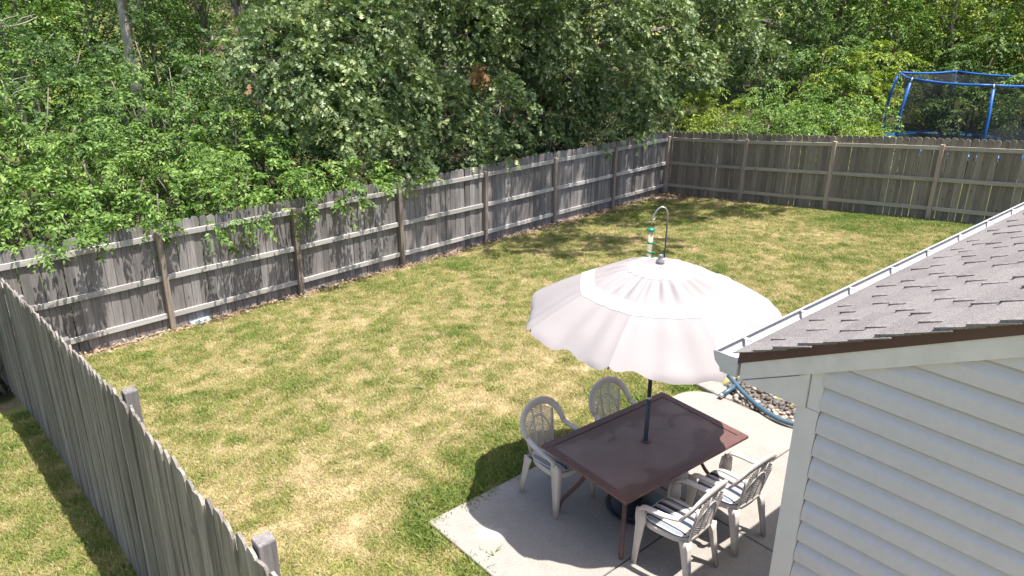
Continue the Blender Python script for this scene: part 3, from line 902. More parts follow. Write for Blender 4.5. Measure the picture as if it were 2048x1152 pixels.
rv = ng.nodes.new('FunctionNodeRandomValue'); rv.data_type = 'FLOAT_VECTOR'
rv.inputs[0].default_value = (-.15, -.15, 0); rv.inputs[1].default_value = (.15, .15, 6.283)
na = ng.nodes.new('GeometryNodeInputNamedAttribute'); na.data_type = 'FLOAT'; na.inputs['Name'].default_value = 'sc'
m2p = ng.nodes.new('GeometryNodeMeshToPoints')
ng.links.new(gi.outputs[0], m2p.inputs['Mesh']); ng.links.new(m2p.outputs[0], iop.inputs['Points'])
ng.links.new(jn.outputs[0], iop.inputs['Instance']); ng.links.new(rv.outputs[0], iop.inputs['Rotation'])
ng.links.new(na.outputs['Attribute'], iop.inputs['Scale']); ng.links.new(iop.outputs[0], go.inputs[0])
md = grass.modifiers.new('scatter', 'NODES'); md.node_group = ng

# ------------------------------------------------------------------ foliage
def nrmz(a): return a / np.maximum(np.linalg.norm(a, axis=-1, keepdims=True), 1e-9)
T_OVAL = (np.array([(0, 0, 0), (.38, -.27, .07), (.38, .27, .07), (1, 0, -.10)]), [(0, 3, 1), (0, 2, 3)])
T_BIG = (np.array([(0, 0, 0), (.28, -.24, .06), (.28, .24, .06), (.65, -.22, .03), (.65, .22, .03), (1, 0, -.14)]),
         [(0, 3, 1), (0, 2, 4), (0, 4, 3), (3, 4, 5)])
T_OAK = (np.array([(0, 0, 0), (1.05, 0, -.18), (.30, -.05, 0), (.30, .05, 0), (.50, -.40, .03), (.50, .40, .03), (.62, -.055, -.03), (.62, .055, -.03),
                   (.88, -.34, -.04), (.88, .34, -.04), (.27, -.25, .03), (.27, .25, .03)]),
         [(0, 7, 6), (6, 7, 1), (2, 6, 4), (3, 5, 7), (6, 1, 8), (7, 9, 1), (0, 2, 10), (0, 11, 3)])
def leaf_mesh(name, P, A, Nn, S, tmpl, mat):
    tv, tf = tmpl
    A = nrmz(A); B = nrmz(np.cross(Nn, A)); C = np.cross(A, B)
    Vx = P[:, None, :] + S[:, None, None] * (A[:, None, :] * tv[None, :, 0:1] + B[:, None, :] * tv[None, :, 1:2] + C[:, None, :] * tv[None, :, 2:3])
    k = len(tv); tri = np.array(tf).ravel()
    idx_ = (np.arange(len(P))[:, None] * k + tri[None, :]).ravel()
    return np_mesh(name, Vx.reshape(-1, 3), 3, idx_, mat)
def sprays(rng, O, D, L, nleaf, size, droop, flat=.8, spread=.85):
    """leafy twigs: origin O, direction D, length L; leaves in two ranks; returns P, A, N, S"""
    n = len(O); f = (np.arange(nleaf)[None, :] + rng.random((n, nleaf)) * .7) / nleaf
    f = .12 + .88 * f
    D = nrmz(D)
    up = np.array([0, 0, 1.0]) + rng.normal(0, .45, (n, 3)) * (1.2 - flat)
    S_ = nrmz(np.cross(D, nrmz(up))); Nn = np.cross(S_, D)
    l = L[:, None] * f
    P = O[:, None, :] + D[:, None, :] * l[..., None]
    P[..., 2] -= droop * l * l / np.maximum(L[:, None], .05)
    T = D[:, None, :].repeat(nleaf, 1).copy(); T[..., 2] -= 2 * droop * f; T = nrmz(T)
    side = np.where(np.arange(nleaf) % 2 == 0, 1., -1.)[None, :, None]
    A = T * .55 + S_[:, None, :] * side * spread + rng.normal(0, .22, (n, nleaf, 3)); A[..., 2] -= .22
    A[:, -1] = T[:, -1] + rng.normal(0, .2, (n, 3))
    NN = Nn[:, None, :] + rng.normal(0, .35, (n, nleaf, 3))
    S = size * rng.uniform(.50, 1.30, (n, nleaf)) * rng.uniform(.8, 1.15, (n, 1))
    return P.reshape(-1, 3), A.reshape(-1, 3), NN.reshape(-1, 3), S.ravel()
def lobe_twigs(rng, c, r, n, squash=.85, inner=.45, updown=-.55):
    """twig origins and directions on the shell of a lobe"""
    d = nrmz(rng.normal(0, 1, (int(n * 1.7), 3))); d = d[d[:, 2] > updown][:n]
    rad = r * (inner + (1 - inner) * rng.random(len(d)) ** .5)
    O = np.array(c) + d * rad[:, None] * np.array([1, 1, squash])
    D = d + rng.normal(0, .45, d.shape); D[:, 2] += .12
    return O, D
SPILL = {1: [(110, 505, -.10, .22), (230, 482, -.15, .24)], 2: [(385, 452, -.28, .30), (325, 470, -.10, .22)], 3: [(470, 440, -.12, .27), (560, 415, -.2, .28)],
         4: [(640, 415, -.35, .25), (700, 395, -.15, .24)], 5: [(765, 378, -.12, .25), (850, 350, -.05, .22)]}
def foliage(name, lobes, mat, parent, org, seed, per_m2=17, nleaf=11, size=.085, tl=.42, droop=.3, tmpl=T_OVAL, squash=.85, updown=-.55, flat=.8, inner=.62, shoots=0, free=False):
    rng = np.random.default_rng(seed); Os = []; Ds = []
    for (c, r) in lobes:
        n = max(8, int(per_m2 * 4 * math.pi * r * r))
        if not shoots:
            O, D = lobe_twigs(rng, c, r, n, squash, inner, updown); Os.append(O); Ds.append(D); continue
        k_ = max(3, n // shoots)                              # arching shoots, each with a row of leafy twigs
        O, D = lobe_twigs(rng, c, r, k_, squash, .35, updown)
        D = D + np.array([0, 0, .35]); D = nrmz(D); SL = r * rng.uniform(.55, 1.1, len(O))
        f = np.linspace(.12, 1, shoots)[None, :, None]
        pts = O[:, None, :] + D[:, None, :] * SL[:, None, None] * f
        pts[..., 2] -= (.55 * SL[:, None] * f[..., 0] ** 2)
        T = np.repeat(D[:, None, :], shoots, 1).copy(); T[..., 2] -= 1.1 * f[..., 0]; T = nrmz(T)
        S_ = nrmz(np.cross(T, np.array([0, 0, 1.]) + rng.normal(0, .3, T.shape)))
        sd = np.where(np.arange(shoots) % 2 == 0, 1., -1.)[None, :, None]
        TD = T * .7 + S_ * sd * .75 + rng.normal(0, .18, T.shape)
        Os.append(pts.reshape(-1, 3)); Ds.append(TD.reshape(-1, 3))
    O = np.concatenate(Os); D = np.concatenate(Ds)
    L = tl * rng.uniform(.6, 1.3, len(O))
    P, A, NN, S = sprays(rng, O, D, L, nleaf, size, droop, flat)
    zmin = ground_z(P[:, 0], P[:, 1]) + .05
    ok = P[:, 2] > zmin
    if free: bd = np.full(len(P), 9.0); ft = bd
    else: bd = (P[:, :2] - np.array([CX, CY])) @ NA
    if not free: ft = (P[:, 0] - CX) * GX + (P[:, 1] - CY) * GY + 1.83
    ok &= ~((np.abs(bd) < .07) & (P[:, 2] < ft) & (P[:, 2] > ft - 1.9)) & ~((bd < 0) & (P[:, 2] < ft - .02 - .4 * (vnoise(P[:, 0], P[:, 1], 1.3) > .66)) & (P[:, 2] > ft - 1.9) & (bd > -1.5))
    me = leaf_mesh(name, P[ok] - np.array(org), A[ok], NN[ok], S[ok], tmpl, mat)
    return link(name, me, parent)
def stems(name, org, base, tips, r0, parent, mat=None, seed=0, r1=.012):
    rng = random.Random(seed); mb = MB()
    b = np.array(base) - np.array(org)
    for i, tp in enumerate(tips):
        e = np.array(tp) - np.array(org)
        b2 = b + np.array([rng.uniform(-1, 1) * .12, rng.uniform(-1, 1) * .12, 0]); pts = []
        for k_ in range(6):
            f = k_ / 5; p = b2 * (1 - f) + e * f
            p = p + np.array([0, 0, 1]) * (.22 * np.linalg.norm(e - b2) * f * (1 - f)) + np.array([rng.uniform(-1, 1), rng.uniform(-1, 1), 0]) * .06 * (0 < k_ < 5)
            pts.append(p)
        mb.tube(pts, [r0 * (1 - f / 5 * .0) * (1 - k2 / 5) + r1 * (k2 / 5) for k2, f in enumerate(range(6))], 6)
    return mb.build(name, mat or M_BARK, parent, True)

def shrub(label, t=None, d=None, frame='A', h=2.5, r=1.1, mat=None, seed=0, n_lobes=9, size=.085, per=17, nleaf=11, droop=.3, group=None, tl=.42, name='shrub', cat='shrub', pos=None, over=0.0, tmpl=T_OVAL, flat=.8, updown=-.5):
    p = pos if pos is not None else (FA(t, d) if frame == 'A' else FB(t, d))
    z = gz(p); rng = random.Random(seed)
    root = empty(name, (p[0], p[1], z), label=label, cat=cat, group=group)
    org = (p[0], p[1], z); lobes = []
    toward = -(NA if frame == 'A' else NB)
    n_lobes = max(7, int(n_lobes * .88))
    for i in range(n_lobes):
        f = (i + .5) / n_lobes; a = i * 2.39996 + rng.random() * .8
        hz = h * (.28 + .60 * f ** .8) ; rad = r * (.80 * math.sqrt(1 - (f * .92) ** 2) + .08) * rng.uniform(.7, 1.1)
        lr = r * rng.uniform(.30, .50)
        c = (p[0] + rad * math.cos(a) + toward[0] * over * f, p[1] + rad * math.sin(a) + toward[1] * over * f, z + hz)
        lobes.append((c, lr))
    lobes.append(((p[0], p[1], z + h * .42), r * .52)); lobes.append(((p[0], p[1], z + h * .68), r * .40))
    stems('branches', org, (p[0], p[1], z), [c for c, _ in lobes if frame != 'A' or (np.array(c[:2]) - np.array([CX, CY])) @ NA > .4], .035, root, None, seed)
    foliage('crown', lobes, mat, root, org, seed + 500, per, nleaf, size, tl * .72, droop, tmpl, updown=updown, flat=flat, shoots=9)
    return root

ORD = ['leftmost', 'second from the left', 'third from the left', 'fourth from the left', 'fifth from the left', 'sixth from the left', 'seventh from the left', 'eighth from the left', 'ninth from the left', 'tenth from the left', 'eleventh from the left', 'twelfth from the left', 'rightmost']
FRL = ['leftmost', 'left of its first post', 'behind its first post', 'between its first two posts', 'beside its second post', 'next to the oak']
front = [(17.3, 1.0, 2.2, 1.0), (15.9, .9, 2.55, 1.0), (14.5, .85, 2.7, 1.0), (13.1, .85, 2.8, 1.05), (11.7, .85, 2.7, 1.05), (10.3, .9, 2.5, .95)]
for i, (t_, d_, h_, r_) in enumerate(front):
    root = shrub('low bright green shrub spilling over the back fence, ' + FRL[i], t_, d_, 'A', h_, r_, M_LEAF_HONEY, 20 + i, 9, .085, 20, 11, group='low shrubs spilling over the back fence', over=.85 if i else .3)
    if i in SPILL: foliage('hanging_sprays', [(at_d(a, b, c), r) for a, b, c, r in SPILL[i]], M_LEAF_HONEY, root, tuple(root.location), 700 + i, 24, 11, .085, .26, .5, shoots=6, free=True)
mid = [(18.6, 2.9, 3.1, 1.4), (16.6, 3.1, 3.3, 1.4), (14.6, 2.9, 3.4, 1.4), (12.5, 2.9, 3.4, 1.35), (10.6, 2.6, 3.1, 1.2)]
for i, (t_, d_, h_, r_) in enumerate(mid):
    shrub('tall bright green bush in the middle row behind the fence, ' + ['leftmost', 'second from the left', 'third from the left', 'fourth from the left', 'rightmost, beside the oak,'][i].rstrip(','), t_, d_, 'A', h_, r_, M_LEAF_HONEY if i < 4 else M_LEAF_MID, 40 + i, 11, .09, 17, 11, group='middle row of bushes behind the back fence')
backr = [(20.5, 5.6, 4.3, 1.8), (17.9, 5.7, 4.6, 1.85), (15.2, 5.6, 4.6, 1.8), (12.6, 5.4, 4.5, 1.75), (10.2, 5.0, 4.4, 1.6)]
for i, (t_, d_, h_, r_) in enumerate(backr):
    shrub('tall dense green bush, ' + ['leftmost', 'second from the left', 'third from the left', 'fourth from the left', 'rightmost, beside the oak,'][i] + ' in the rear row of the thicket', t_, d_, 'A', h_, r_, [M_LEAF_HONEY, M_LEAF_HONEY, M_LEAF_MID, M_LEAF_MID, M_LEAF_MID][i], 60 + i, 12, .10, 13, 10, group='rear row of bushes in the thicket')
farr = [(24, 9.5, 5.6, 2.1), (20.5, 9.8, 5.6, 2.1), (17, 9.8, 5.5, 2.1), (13.8, 9.6, 5.3, 2.1), (10.6, 9, 5.2, 2.0)]
for i, (t_, d_, h_, r_) in enumerate(farr):
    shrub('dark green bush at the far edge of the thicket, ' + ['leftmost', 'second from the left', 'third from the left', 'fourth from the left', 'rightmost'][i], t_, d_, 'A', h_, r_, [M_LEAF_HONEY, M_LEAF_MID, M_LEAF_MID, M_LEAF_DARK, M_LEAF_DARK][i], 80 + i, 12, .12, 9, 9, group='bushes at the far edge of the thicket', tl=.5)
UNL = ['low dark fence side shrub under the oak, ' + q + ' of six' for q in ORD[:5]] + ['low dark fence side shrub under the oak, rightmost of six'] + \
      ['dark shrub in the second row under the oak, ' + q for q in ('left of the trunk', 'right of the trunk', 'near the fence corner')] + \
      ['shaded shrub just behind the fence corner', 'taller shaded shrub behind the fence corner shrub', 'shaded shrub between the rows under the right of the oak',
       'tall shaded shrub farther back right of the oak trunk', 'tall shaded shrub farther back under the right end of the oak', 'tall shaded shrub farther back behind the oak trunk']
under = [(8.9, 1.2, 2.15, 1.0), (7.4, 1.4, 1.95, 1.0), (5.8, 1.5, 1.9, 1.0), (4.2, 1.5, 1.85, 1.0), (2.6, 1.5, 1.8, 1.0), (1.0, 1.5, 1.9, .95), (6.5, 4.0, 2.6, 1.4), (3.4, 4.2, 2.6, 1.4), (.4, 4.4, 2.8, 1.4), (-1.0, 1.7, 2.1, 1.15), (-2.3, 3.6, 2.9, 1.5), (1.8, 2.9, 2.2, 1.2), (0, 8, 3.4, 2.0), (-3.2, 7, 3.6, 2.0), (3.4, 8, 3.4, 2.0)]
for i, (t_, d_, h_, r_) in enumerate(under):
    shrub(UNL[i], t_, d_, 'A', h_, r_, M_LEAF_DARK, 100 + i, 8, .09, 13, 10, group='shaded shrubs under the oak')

# ---- oak
oak_b = np.array([.55, 22.4]); oz = gz(oak_b)
oak = empty('oak_tree', (oak_b[0], oak_b[1], oz), label='large blue green oak with drooping pointed leaves behind the back fence', cat='tree')
org = (oak_b[0], oak_b[1], oz)
spec = [(1240, 175, .9, 1.15), (1365, 130, 1.2, 1.15), (1130, 150, 1.9, 1.0), (1045, 60, 2.2, 1.3), (905, 70, 2.8, 1.35), (760, 165, 1.9, 1.1), (690, 75, 2.8, 1.35),
        (640, 190, 1.8, .95), (850, 215, 1.7, 1.0), (985, 225, 1.3, .95), (930, 290, .8, .65), (800, 280, .8, .6), (1130, 235, 1.8, .75), (1300, 50, 2.2, 1.3),
        (1440, 60, 1.6, 1.25), (1190, 40, 3.0, 1.5), (565, 110, 2.9, 1.05), (800, 20, 3.8, 1.5), (1000, 0, 3.5, 1.5), (1520, 120, .9, 1.0), (1310, 225, .75, .6),
        (700, 255, 1.2, .75), (1580, 40, 1.4, 1.3), (620, 20, 4.2, 1.3), (1400, -30, 2.2, 1.5), (1100, 300, 1.2, .5)]
lob = [(at_d(a, b, c), r) for a, b, c, r in spec]
high = [((1.9, 15.6, 7.3), .9), ((3.3, 15.3, 7.3), 1.0), ((4.6, 14.9, 7.4), .8), ((2.4, 17.0, 7.5), 1.1), ((4.0, 18.6, 8.0), 1.3), ((5.5, 17.9, 7.6), 1.15), ((6.9, 18.3, 7.8), 1.1),
        ((8.0, 18.0, 7.6), .75), ((7.4, 19.6, 8.4), 1.1), ((3.0, 20.3, 9.2), 1.9), ((.6, 17.6, 7.8), 1.2), ((.2, 21.8, 10.3), 2.4), ((5.4, 20.6, 9.2), 1.9), ((-.9, 16.4, 7.4), .9), ((-2.0, 19.0, 8.6), 1.7),
        ((2, 24, 9), 2.2), ((-.2, 15.2, 7.2), .55)]
high = [(np.array(c), r) for c, r in high]
mb = MB()
b0 = np.array([0, 0, 0.])
mb.tube([(0, 0, -.2), (.02, .03, 1.2), (-.05, .08, 3.2), (.03, .05, 5.2), (.0, -.05, 7.4), (.08, -.1, 9.6)], [.34, .27, .23, .19, .14, .05], 12)
mb.build('trunk', M_BARK, oak, True)
mb = MB(); rr = random.Random(9)
for c, r in lob + high:
    e = c - np.array(org)
    hz = max(1.6, min(e[2] * .78, 8.2)) if e[2] > 2.6 else max(1.7, e[2] + .5)
    s_ = np.array([0, .05, hz]); pts = []
    for k_ in range(7):
        f = k_ / 6; p = s_ * (1 - f) + e * f + np.array([0, 0, .5]) * math.sin(3.14 * f) * (1 if e[2] < 5 else .5)
        pts.append(p + np.array([rr.uniform(-.08, .08), rr.uniform(-.08, .08), rr.uniform(-.05, .05)]) * (0 < k_ < 6))
    mb.tube(pts, [.075, .065, .055, .045, .035, .024, .012], 6)
    for q in range(5):
        d_ = np.array([rr.gauss(0, 1), rr.gauss(0, 1), rr.gauss(0, .7)]); d_ /= np.linalg.norm(d_)
        mb.tube([pts[5], pts[5] * .4 + (e + d_ * r * .5) * .6, e + d_ * r * .95 - np.array([0, 0, .15])], [.022, .014, .005], 5)
mb.build('limbs', M_BARK, oak, True)
foliage('crown', lob, M_LEAF_OAK, oak, org, 900, 24, 8, .135, .36, .6, T_OAK, .85, -.7, .35, .6)
foliage('hanging_sprays', [(at_d(a, b, c), r) for a, b, c, r in ((835, 345, .1, .3), (1000, 300, .15, .3), (1275, 262, -.1, .3), (690, 395, .15, .3), (1215, 285, .0, .2))], M_LEAF_OAK, oak, org, 902, 24, 8, .13, .3, .6, T_OAK, free=True)
foliage('crown', high, M_LEAF_OAK, oak, org, 901, 8, 8, .17, .4, .5, T_OAK, .8, -.8, .35, .25)
for j, (a, b, c, n) in enumerate(((958, 145, 1.2, 34), (962, 165, 1.15, 24), (1018, 215, 1.3, 16), (492, 188, 2.2, 3))):
    cc = at_d(a, b, c); rng = np.random.default_rng(950 + j); nn = n
    P = cc + rng.normal(0, .12, (nn, 3)) * np.array([1, 1, 1.5]); A = rng.normal(0, 1, (nn, 3)); A[:, 2] -= .8
    link('dead_leaves', leaf_mesh('dead_leaves', P - np.array(org), A, rng.normal(0, 1, (nn, 3)), rng.uniform(.10, .17, nn), T_OAK, M_LEAF_DEAD), oak)

# ---- right hand shrubs behind the right fence
RSL = ['in the fence corner beside the oak', 'in front between the first two fence posts', 'in front behind the second fence post', 'nearest the trampoline, low', 'in the second row beside the oak', 'in the second row, left of the trampoline', 'under the right end of the oak']
rs = [(.3, 1.6, 2.2, 1.05), (1.8, 1.6, 2.2, 1.05), (3.2, 1.7, 2.1, 1.05), (4.3, 2.3, 1.9, .9), (.9, 4.2, 2.9, 1.4), (2.7, 4.4, 2.8, 1.4), (-1.5, 3.4, 3.0, 1.4)]
for i, (s_, e_, h_, r_) in enumerate(rs):
    shrub('yellow green arching shrub behind the shaded fence, ' + RSL[i], s_, e_, 'B', h_, r_, M_LEAF_HONEY if i % 3 else M_LEAF_YEL, 140 + i, 11, .085, 17, 13, droop=.45, group='layered shrubs behind the shaded fence', tl=.6, flat=1.05)
rs2 = [(3.2, 12.8, 4.6, 2.2), (7.2, 13.2, 4.8, 2.3), (11.0, 13.0, 5.2, 2.4), (-.5, 8.0, 4.6, 2.0), (1.3, 9.0, 4.2, 1.9), (4.6, 9.6, 2.6, 1.6), (7.0, 9.8, 2.8, 1.7), (9.2, 9.2, 2.8, 1.7)]
for i, (s_, e_, h_, r_) in enumerate(rs2):
    shrub('leafy thicket bush ' + ['rising tall behind the left half of the trampoline', 'dark and tall behind the middle of the trampoline', 'tall at the right edge behind the trampoline', 'tall behind the fence corner beside the oak', 'yellowish and tall left of the trampoline', 'low behind the left pole of the trampoline', 'low and bright behind the trampoline net', 'low at the right edge behind the trampoline net'][i], s_, e_, 'B', h_, r_, [M_LEAF_MID, M_LEAF_DARK, M_LEAF_MID, M_LEAF_MID, M_LEAF_YEL, M_LEAF_MID, M_LEAF_HONEY, M_LEAF_MID][i], 160 + i, 13, .11, 10, 10, group='thicket bushes behind the trampoline', tl=.5)

# ---- trees
def tree(label, pos, h, r, mat, seed, lobes_n=14, low=.3, size=.2, per=5, group=None, name='tree', bark=M_BARK, trunk_r=.2, lean=(0, 0), nleaf=8, bare=False, tl=.6):
    p = np.array(pos, float); z = gz(p); rng = random.Random(seed)
    root = empty(name, (p[0], p[1], z), label=label, cat='tree', group=group); org = (p[0], p[1], z)
    top = np.array([lean[0], lean[1], h * .92])
    mb = MB(); pts = [np.array([0, 0, -.2])]
    for k_ in range(1, 7):
        f = k_ / 6; pts.append(top * f + np.array([rng.uniform(-1, 1), rng.uniform(-1, 1), 0]) * .05 * h * .15)
    mb.tube(pts, [trunk_r * (1.15 - .95 * (k_ / 6)) for k_ in range(7)], 10)
    lobes = []
    for i in range(lobes_n):
        f = (i + .5) / lobes_n; a = i * 2.39996 + rng.random()
        zz = h * (low + (1 - low) * f); rad = r * math.sqrt(max(0, 1 - (2 * f - .85) ** 2 / 1.4)) * rng.uniform(.45, .85)
        c = np.array([p[0] + rad * math.cos(a) + lean[0] * f, p[1] + rad * math.sin(a) + lean[1] * f, z + zz])
        lobes.append((c, r * rng.uniform(.28, .42)))
        s_ = top * max(.15, (zz / h - .18)); e = c - np.array(org)
        mb.tube([s_, s_ * .5 + e * .5 + np.array([0, 0, .25]), e], [trunk_r * .35, trunk_r * .22, .015], 6)
    mb.build('trunk', bark, root, True)
    foliage('crown', lobes, mat, root, org, seed + 300, per, nleaf, size, tl, .35, T_OVAL)
    return root
def at_xy(px, Y): q = at_y(px, 300, Y); return (q[0], q[1])
tree('bright yellow green tree filling the upper right corner behind the trampoline', at_xy(1850, 31), 9.5, 3.6, M_LEAF_YEL, 210, 18, .22, .13, 9, name='leafy_tree')
tree('yellow green tree at the right edge behind the trampoline', at_xy(2090, 29), 9, 3.3, M_LEAF_YEL, 211, 18, .2, .13, 9, name='leafy_tree')
tree('mid green tree between the oak and the bright yellow green tree', at_xy(1640, 31), 9, 3.0, M_LEAF_HONEY, 212, 18, .25, .13, 9, name='leafy_tree')
tree('dark olive tree standing behind the layered shrubs', at_xy(1740, 38), 11, 3.6, M_LEAF_MID, 213, 16, .12, .18, 6, name='leafy_tree')
tree('bright green tree at the upper left edge with bare pale twigs', at_xy(60, 24), 8.5, 2.3, M_LEAF_HONEY, 214, 15, .38, .12, 8, name='leafy_tree', trunk_r=.12)
tree('slim tree with a straight pale grey trunk showing at the top left', at_xy(296, 27.5), 11, 2.4, M_LEAF_MID, 215, 14, .60, .13, 8, name='slim_tree', bark=M_BARK_PALE, trunk_r=.21)
tree('slim tree with a crooked dark trunk in front of the brick house', at_xy(530, 29), 11, 2.4, M_LEAF_MID, 216, 12, .62, .13, 8, name='slim_tree', trunk_r=.19, lean=(-.8, 0))
tree('thin tree leaning left beside the straight pale trunk', at_xy(262, 29), 8, 1.6, M_LEAF_MID, 217, 10, .62, .13, 8, name='slim_tree', trunk_r=.10, lean=(-1.9, .5))
tree('thin dark stemmed tree in front of the pink brick wall', at_xy(475, 31), 8, 1.6, M_LEAF_MID, 218, 9, .66, .13, 8, name='slim_tree', trunk_r=.11, lean=(-1.2, .2))
FG = 'trees far behind the thicket'
for i, (px, Y_, h_, r_) in enumerate([(-60, 40, 11, 4), (90, 46, 11, 4), (620, 42, 12, 4), (760, 46, 12, 4.4), (920, 42, 12, 4.2), (1080, 46, 12, 4.4), (1240, 42, 12, 4.2), (1400, 46, 12, 4.4), (1560, 42, 12, 4.2),
                                      (1720, 50, 13, 4.6), (1880, 46, 13, 4.6), (2040, 44, 13, 4.6), (2200, 40, 12, 4.5)]):
    tree('large green tree far behind the thicket, ' + ORD[i] + ' in the distant row', at_xy(px, Y_), h_, r_, M_LEAF_FAR, 240 + i, 14, .1, .30, 3.2, group=FG, name='leafy_tree', tl=.9)
tree('dark leafy tree close behind the straight pale trunk', at_xy(225, 36), 8.5, 2.7, M_LEAF_MID, 280, 20, .22, .17, 8, name='leafy_tree')
tree('dark leafy tree left of the pinkish brick house', at_xy(372, 35), 8.5, 2.3, M_LEAF_DARK, 281, 18, .2, .17, 8, name='leafy_tree')
tree('bright leafy tree at the left edge behind the pale bare branch', at_xy(95, 33), 9, 2.6, M_LEAF_HONEY, 282, 18, .2, .16, 8, name='leafy_tree')
tree('leafy tree between the brick house and the oak', at_xy(585, 33), 9, 1.7, M_LEAF_MID, 283, 14, .2, .16, 8, name='leafy_tree')
tree('low leafy tree just right of the straight pale trunk', at_xy(335, 31), 6.6, 2.0, M_LEAF_MID, 284, 18, .1, .15, 8, name='leafy_tree', trunk_r=.1)
tree('low leafy tree below the brick house wall', at_xy(440, 33), 5.6, 1.9, M_LEAF_HONEY, 285, 16, .1, .15, 8, name='leafy_tree', trunk_r=.1)
for i, (px, Y_, h_, r_) in enumerate([(180, 75, 12, 3), (370, 68, 4.2, 2.6), (330, 95, 9, 4)]):
    tree(['tall hazy tree left of the pale grey trunk beyond the sunny clearing', 'low round tree between the pale trunk and the brick house', 'hazy tree farthest away across the sunny clearing'][i], at_xy(px, Y_), h_, r_, M_LEAF_FAR, 270 + i, 12, .1, .4, 2.5, group='trees beyond the clearing', name='leafy_tree', tl=1.0)

# a pale dead branch poking in at the upper left
def bare_branch(label, pts, r):
    o0 = np.array(pts[0]); mb = MB()
    mb.tube([np.array(p) - o0 for p in pts], [r * (1 - .75 * i / (len(pts) - 1)) for i in range(len(pts))], 6)
    for q in (1, 2):
        p = np.array(pts[q]) - o0
        mb.tube([p, p + np.array([.15, .1, .18]), p + np.array([.45, .15, .26])], [r * .5, r * .35, r * .15], 5)
    return tag(mb.build('dead_branch', M_BARK_PALE, None, True, loc=tuple(o0)), label, 'branch')
bare_branch('pale bare branch curving in at the upper left edge', [at_y(-60, 62, 19), at_y(-5, 54, 19), at_y(30, 52, 19.1), at_y(55, 44, 19.2), at_y(76, 33, 19.3)], .035)
bare_branch('bare grey stick standing up at the left edge above the shrubs', [at_y(14, 235, 14.6), at_y(12, 205, 14.6), at_y(9, 180, 14.6), at_y(3, 160, 14.6)], .02)

# ------------------------------------------------------------------ houses far behind
def far_house(label, px, Y_, wdt, dep, hgt, rot, mat):
    p = np.array(at_xy(px, Y_)); z = gz(p)
    root = empty('brick_house', (p[0], p[1], z), rot, label, 'house')
    MB().box(-wdt / 2, wdt / 2, 0, dep, -.6, hgt).build('wall', mat, root)
    rb = MB(); ov = .5
    rb.loft([[(-wdt / 2 - ov, -ov, hgt + .02), (-wdt / 2 - ov, dep / 2, hgt + 2.6), (-wdt / 2 - ov, dep + ov, hgt + .02)],
             [(wdt / 2 + ov, -ov, hgt + .02), (wdt / 2 + ov, dep / 2, hgt + 2.6), (wdt / 2 + ov, dep + ov, hgt + .02)]], True, True, True)
    rb.build('roof', M_HROOF, root)
    for x in (-wdt * .32,):
        f = MB().box(x - .55, x + .55, -.05, -.003, .9, 2.3).build('window', M_DECKW, root)
        MB().box(x - .46, x + .46, -.07, -.053, .99, 2.21).build('pane', M_GLASS, f)
    return root
far_house('pinkish brick house glimpsed between the dark trunks at the top left', 478, 62, 4.6, 7, 4.6, .2, M_HBRICK)
p = np.array(at_xy(566, 56)); z = gz(p)
deck = empty('deck_railing', (p[0], p[1], z), .1, 'white deck railing glimpsed beside the oak at the top', 'railing')
for zz in (2.3, 1.35): MB().box(-2.0, 2.0, -.05, .05, zz, zz + .12).build('rail', M_DECKW, deck)
for i in range(5):
    x = -1.9 + i * .95
    MB().box(x - .06, x + .06, -.048, .048, -.3, 2.6).build('post', M_DECKW, deck)
for i in range(16):
    x = -1.9 + i * .25 + .1
    MB().box(x - .02, x + .02, -.02, .02, 1.47, 2.3).build('baluster', M_DECKW, deck)
p = at_y(571, 63, 40)
mb = MB().lathe([(.30, 0), (.38, .08), (.34, .42), (.26, .5)], 14)
tag(mb.build('blue_tub', M_TARP, None, True, loc=(p[0], p[1], p[2] - .2)), 'small bright blue tub glimpsed through the leaves at the top', 'tub')
mb = MB().box(-.3, .3, -.3, .3, -(p[2] - gz(p)) + .2, -.003)
tag(mb.build('stand', M_DECKW, None, loc=(p[0], p[1], p[2] - .2)), 'stand under the bright blue tub', 'stand')

# ------------------------------------------------------------------ trampoline
TC = np.array([13.62, 23.4]); TZ = gz(TC)
tramp = empty('trampoline', (TC[0], TC[1], TZ), 0, 'round trampoline with blue foam poles and black safety net behind the shaded fence', 'trampoline')
R_T = 2.20; MATZ = 1.38 - TZ; TOPZ = 3.36 - TZ
va = math.atan2(TC[1], TC[0])                         # direction from camera
def tdir(k_): # pole azimuths; 270 deg in picture terms points at the camera
    a = va + math.pi + math.radians(-106 + 60 * k_ + 60); return np.array([math.cos(a), math.sin(a)])
kk = 40
MB().lathe([(R_T * .86, MATZ - .02), (R_T * .86, MATZ + .0)], kk).build('jump_mat', M_JUMP, tramp)
mb = MB(); prof = [(R_T * .865, MATZ + .012), (R_T * .90, MATZ + .05), (R_T * 1.01, MATZ + .05), (R_T * 1.03, MATZ + .0), (R_T * 1.01, MATZ - .03), (R_T * .865, MATZ - .005)]
mb.loft([[(r_ * math.cos(6.2832 * j / kk), r_ * math.sin(6.2832 * j / kk), z_) for r_, z_ in prof] for j in range(kk + 1)], True)
mb.build('spring_pad', M_BLUEPAD, tramp, True)
mb = MB(); mb.lathe([(R_T * 1.0, MATZ - .09), (R_T * 1.0, MATZ - .04), (R_T * .97, MATZ - .04), (R_T * .97, MATZ - .09)], kk); mb.build('frame', M_GALV, tramp)
dirs = [tdir(k_) for k_ in range(6)]
tops = []
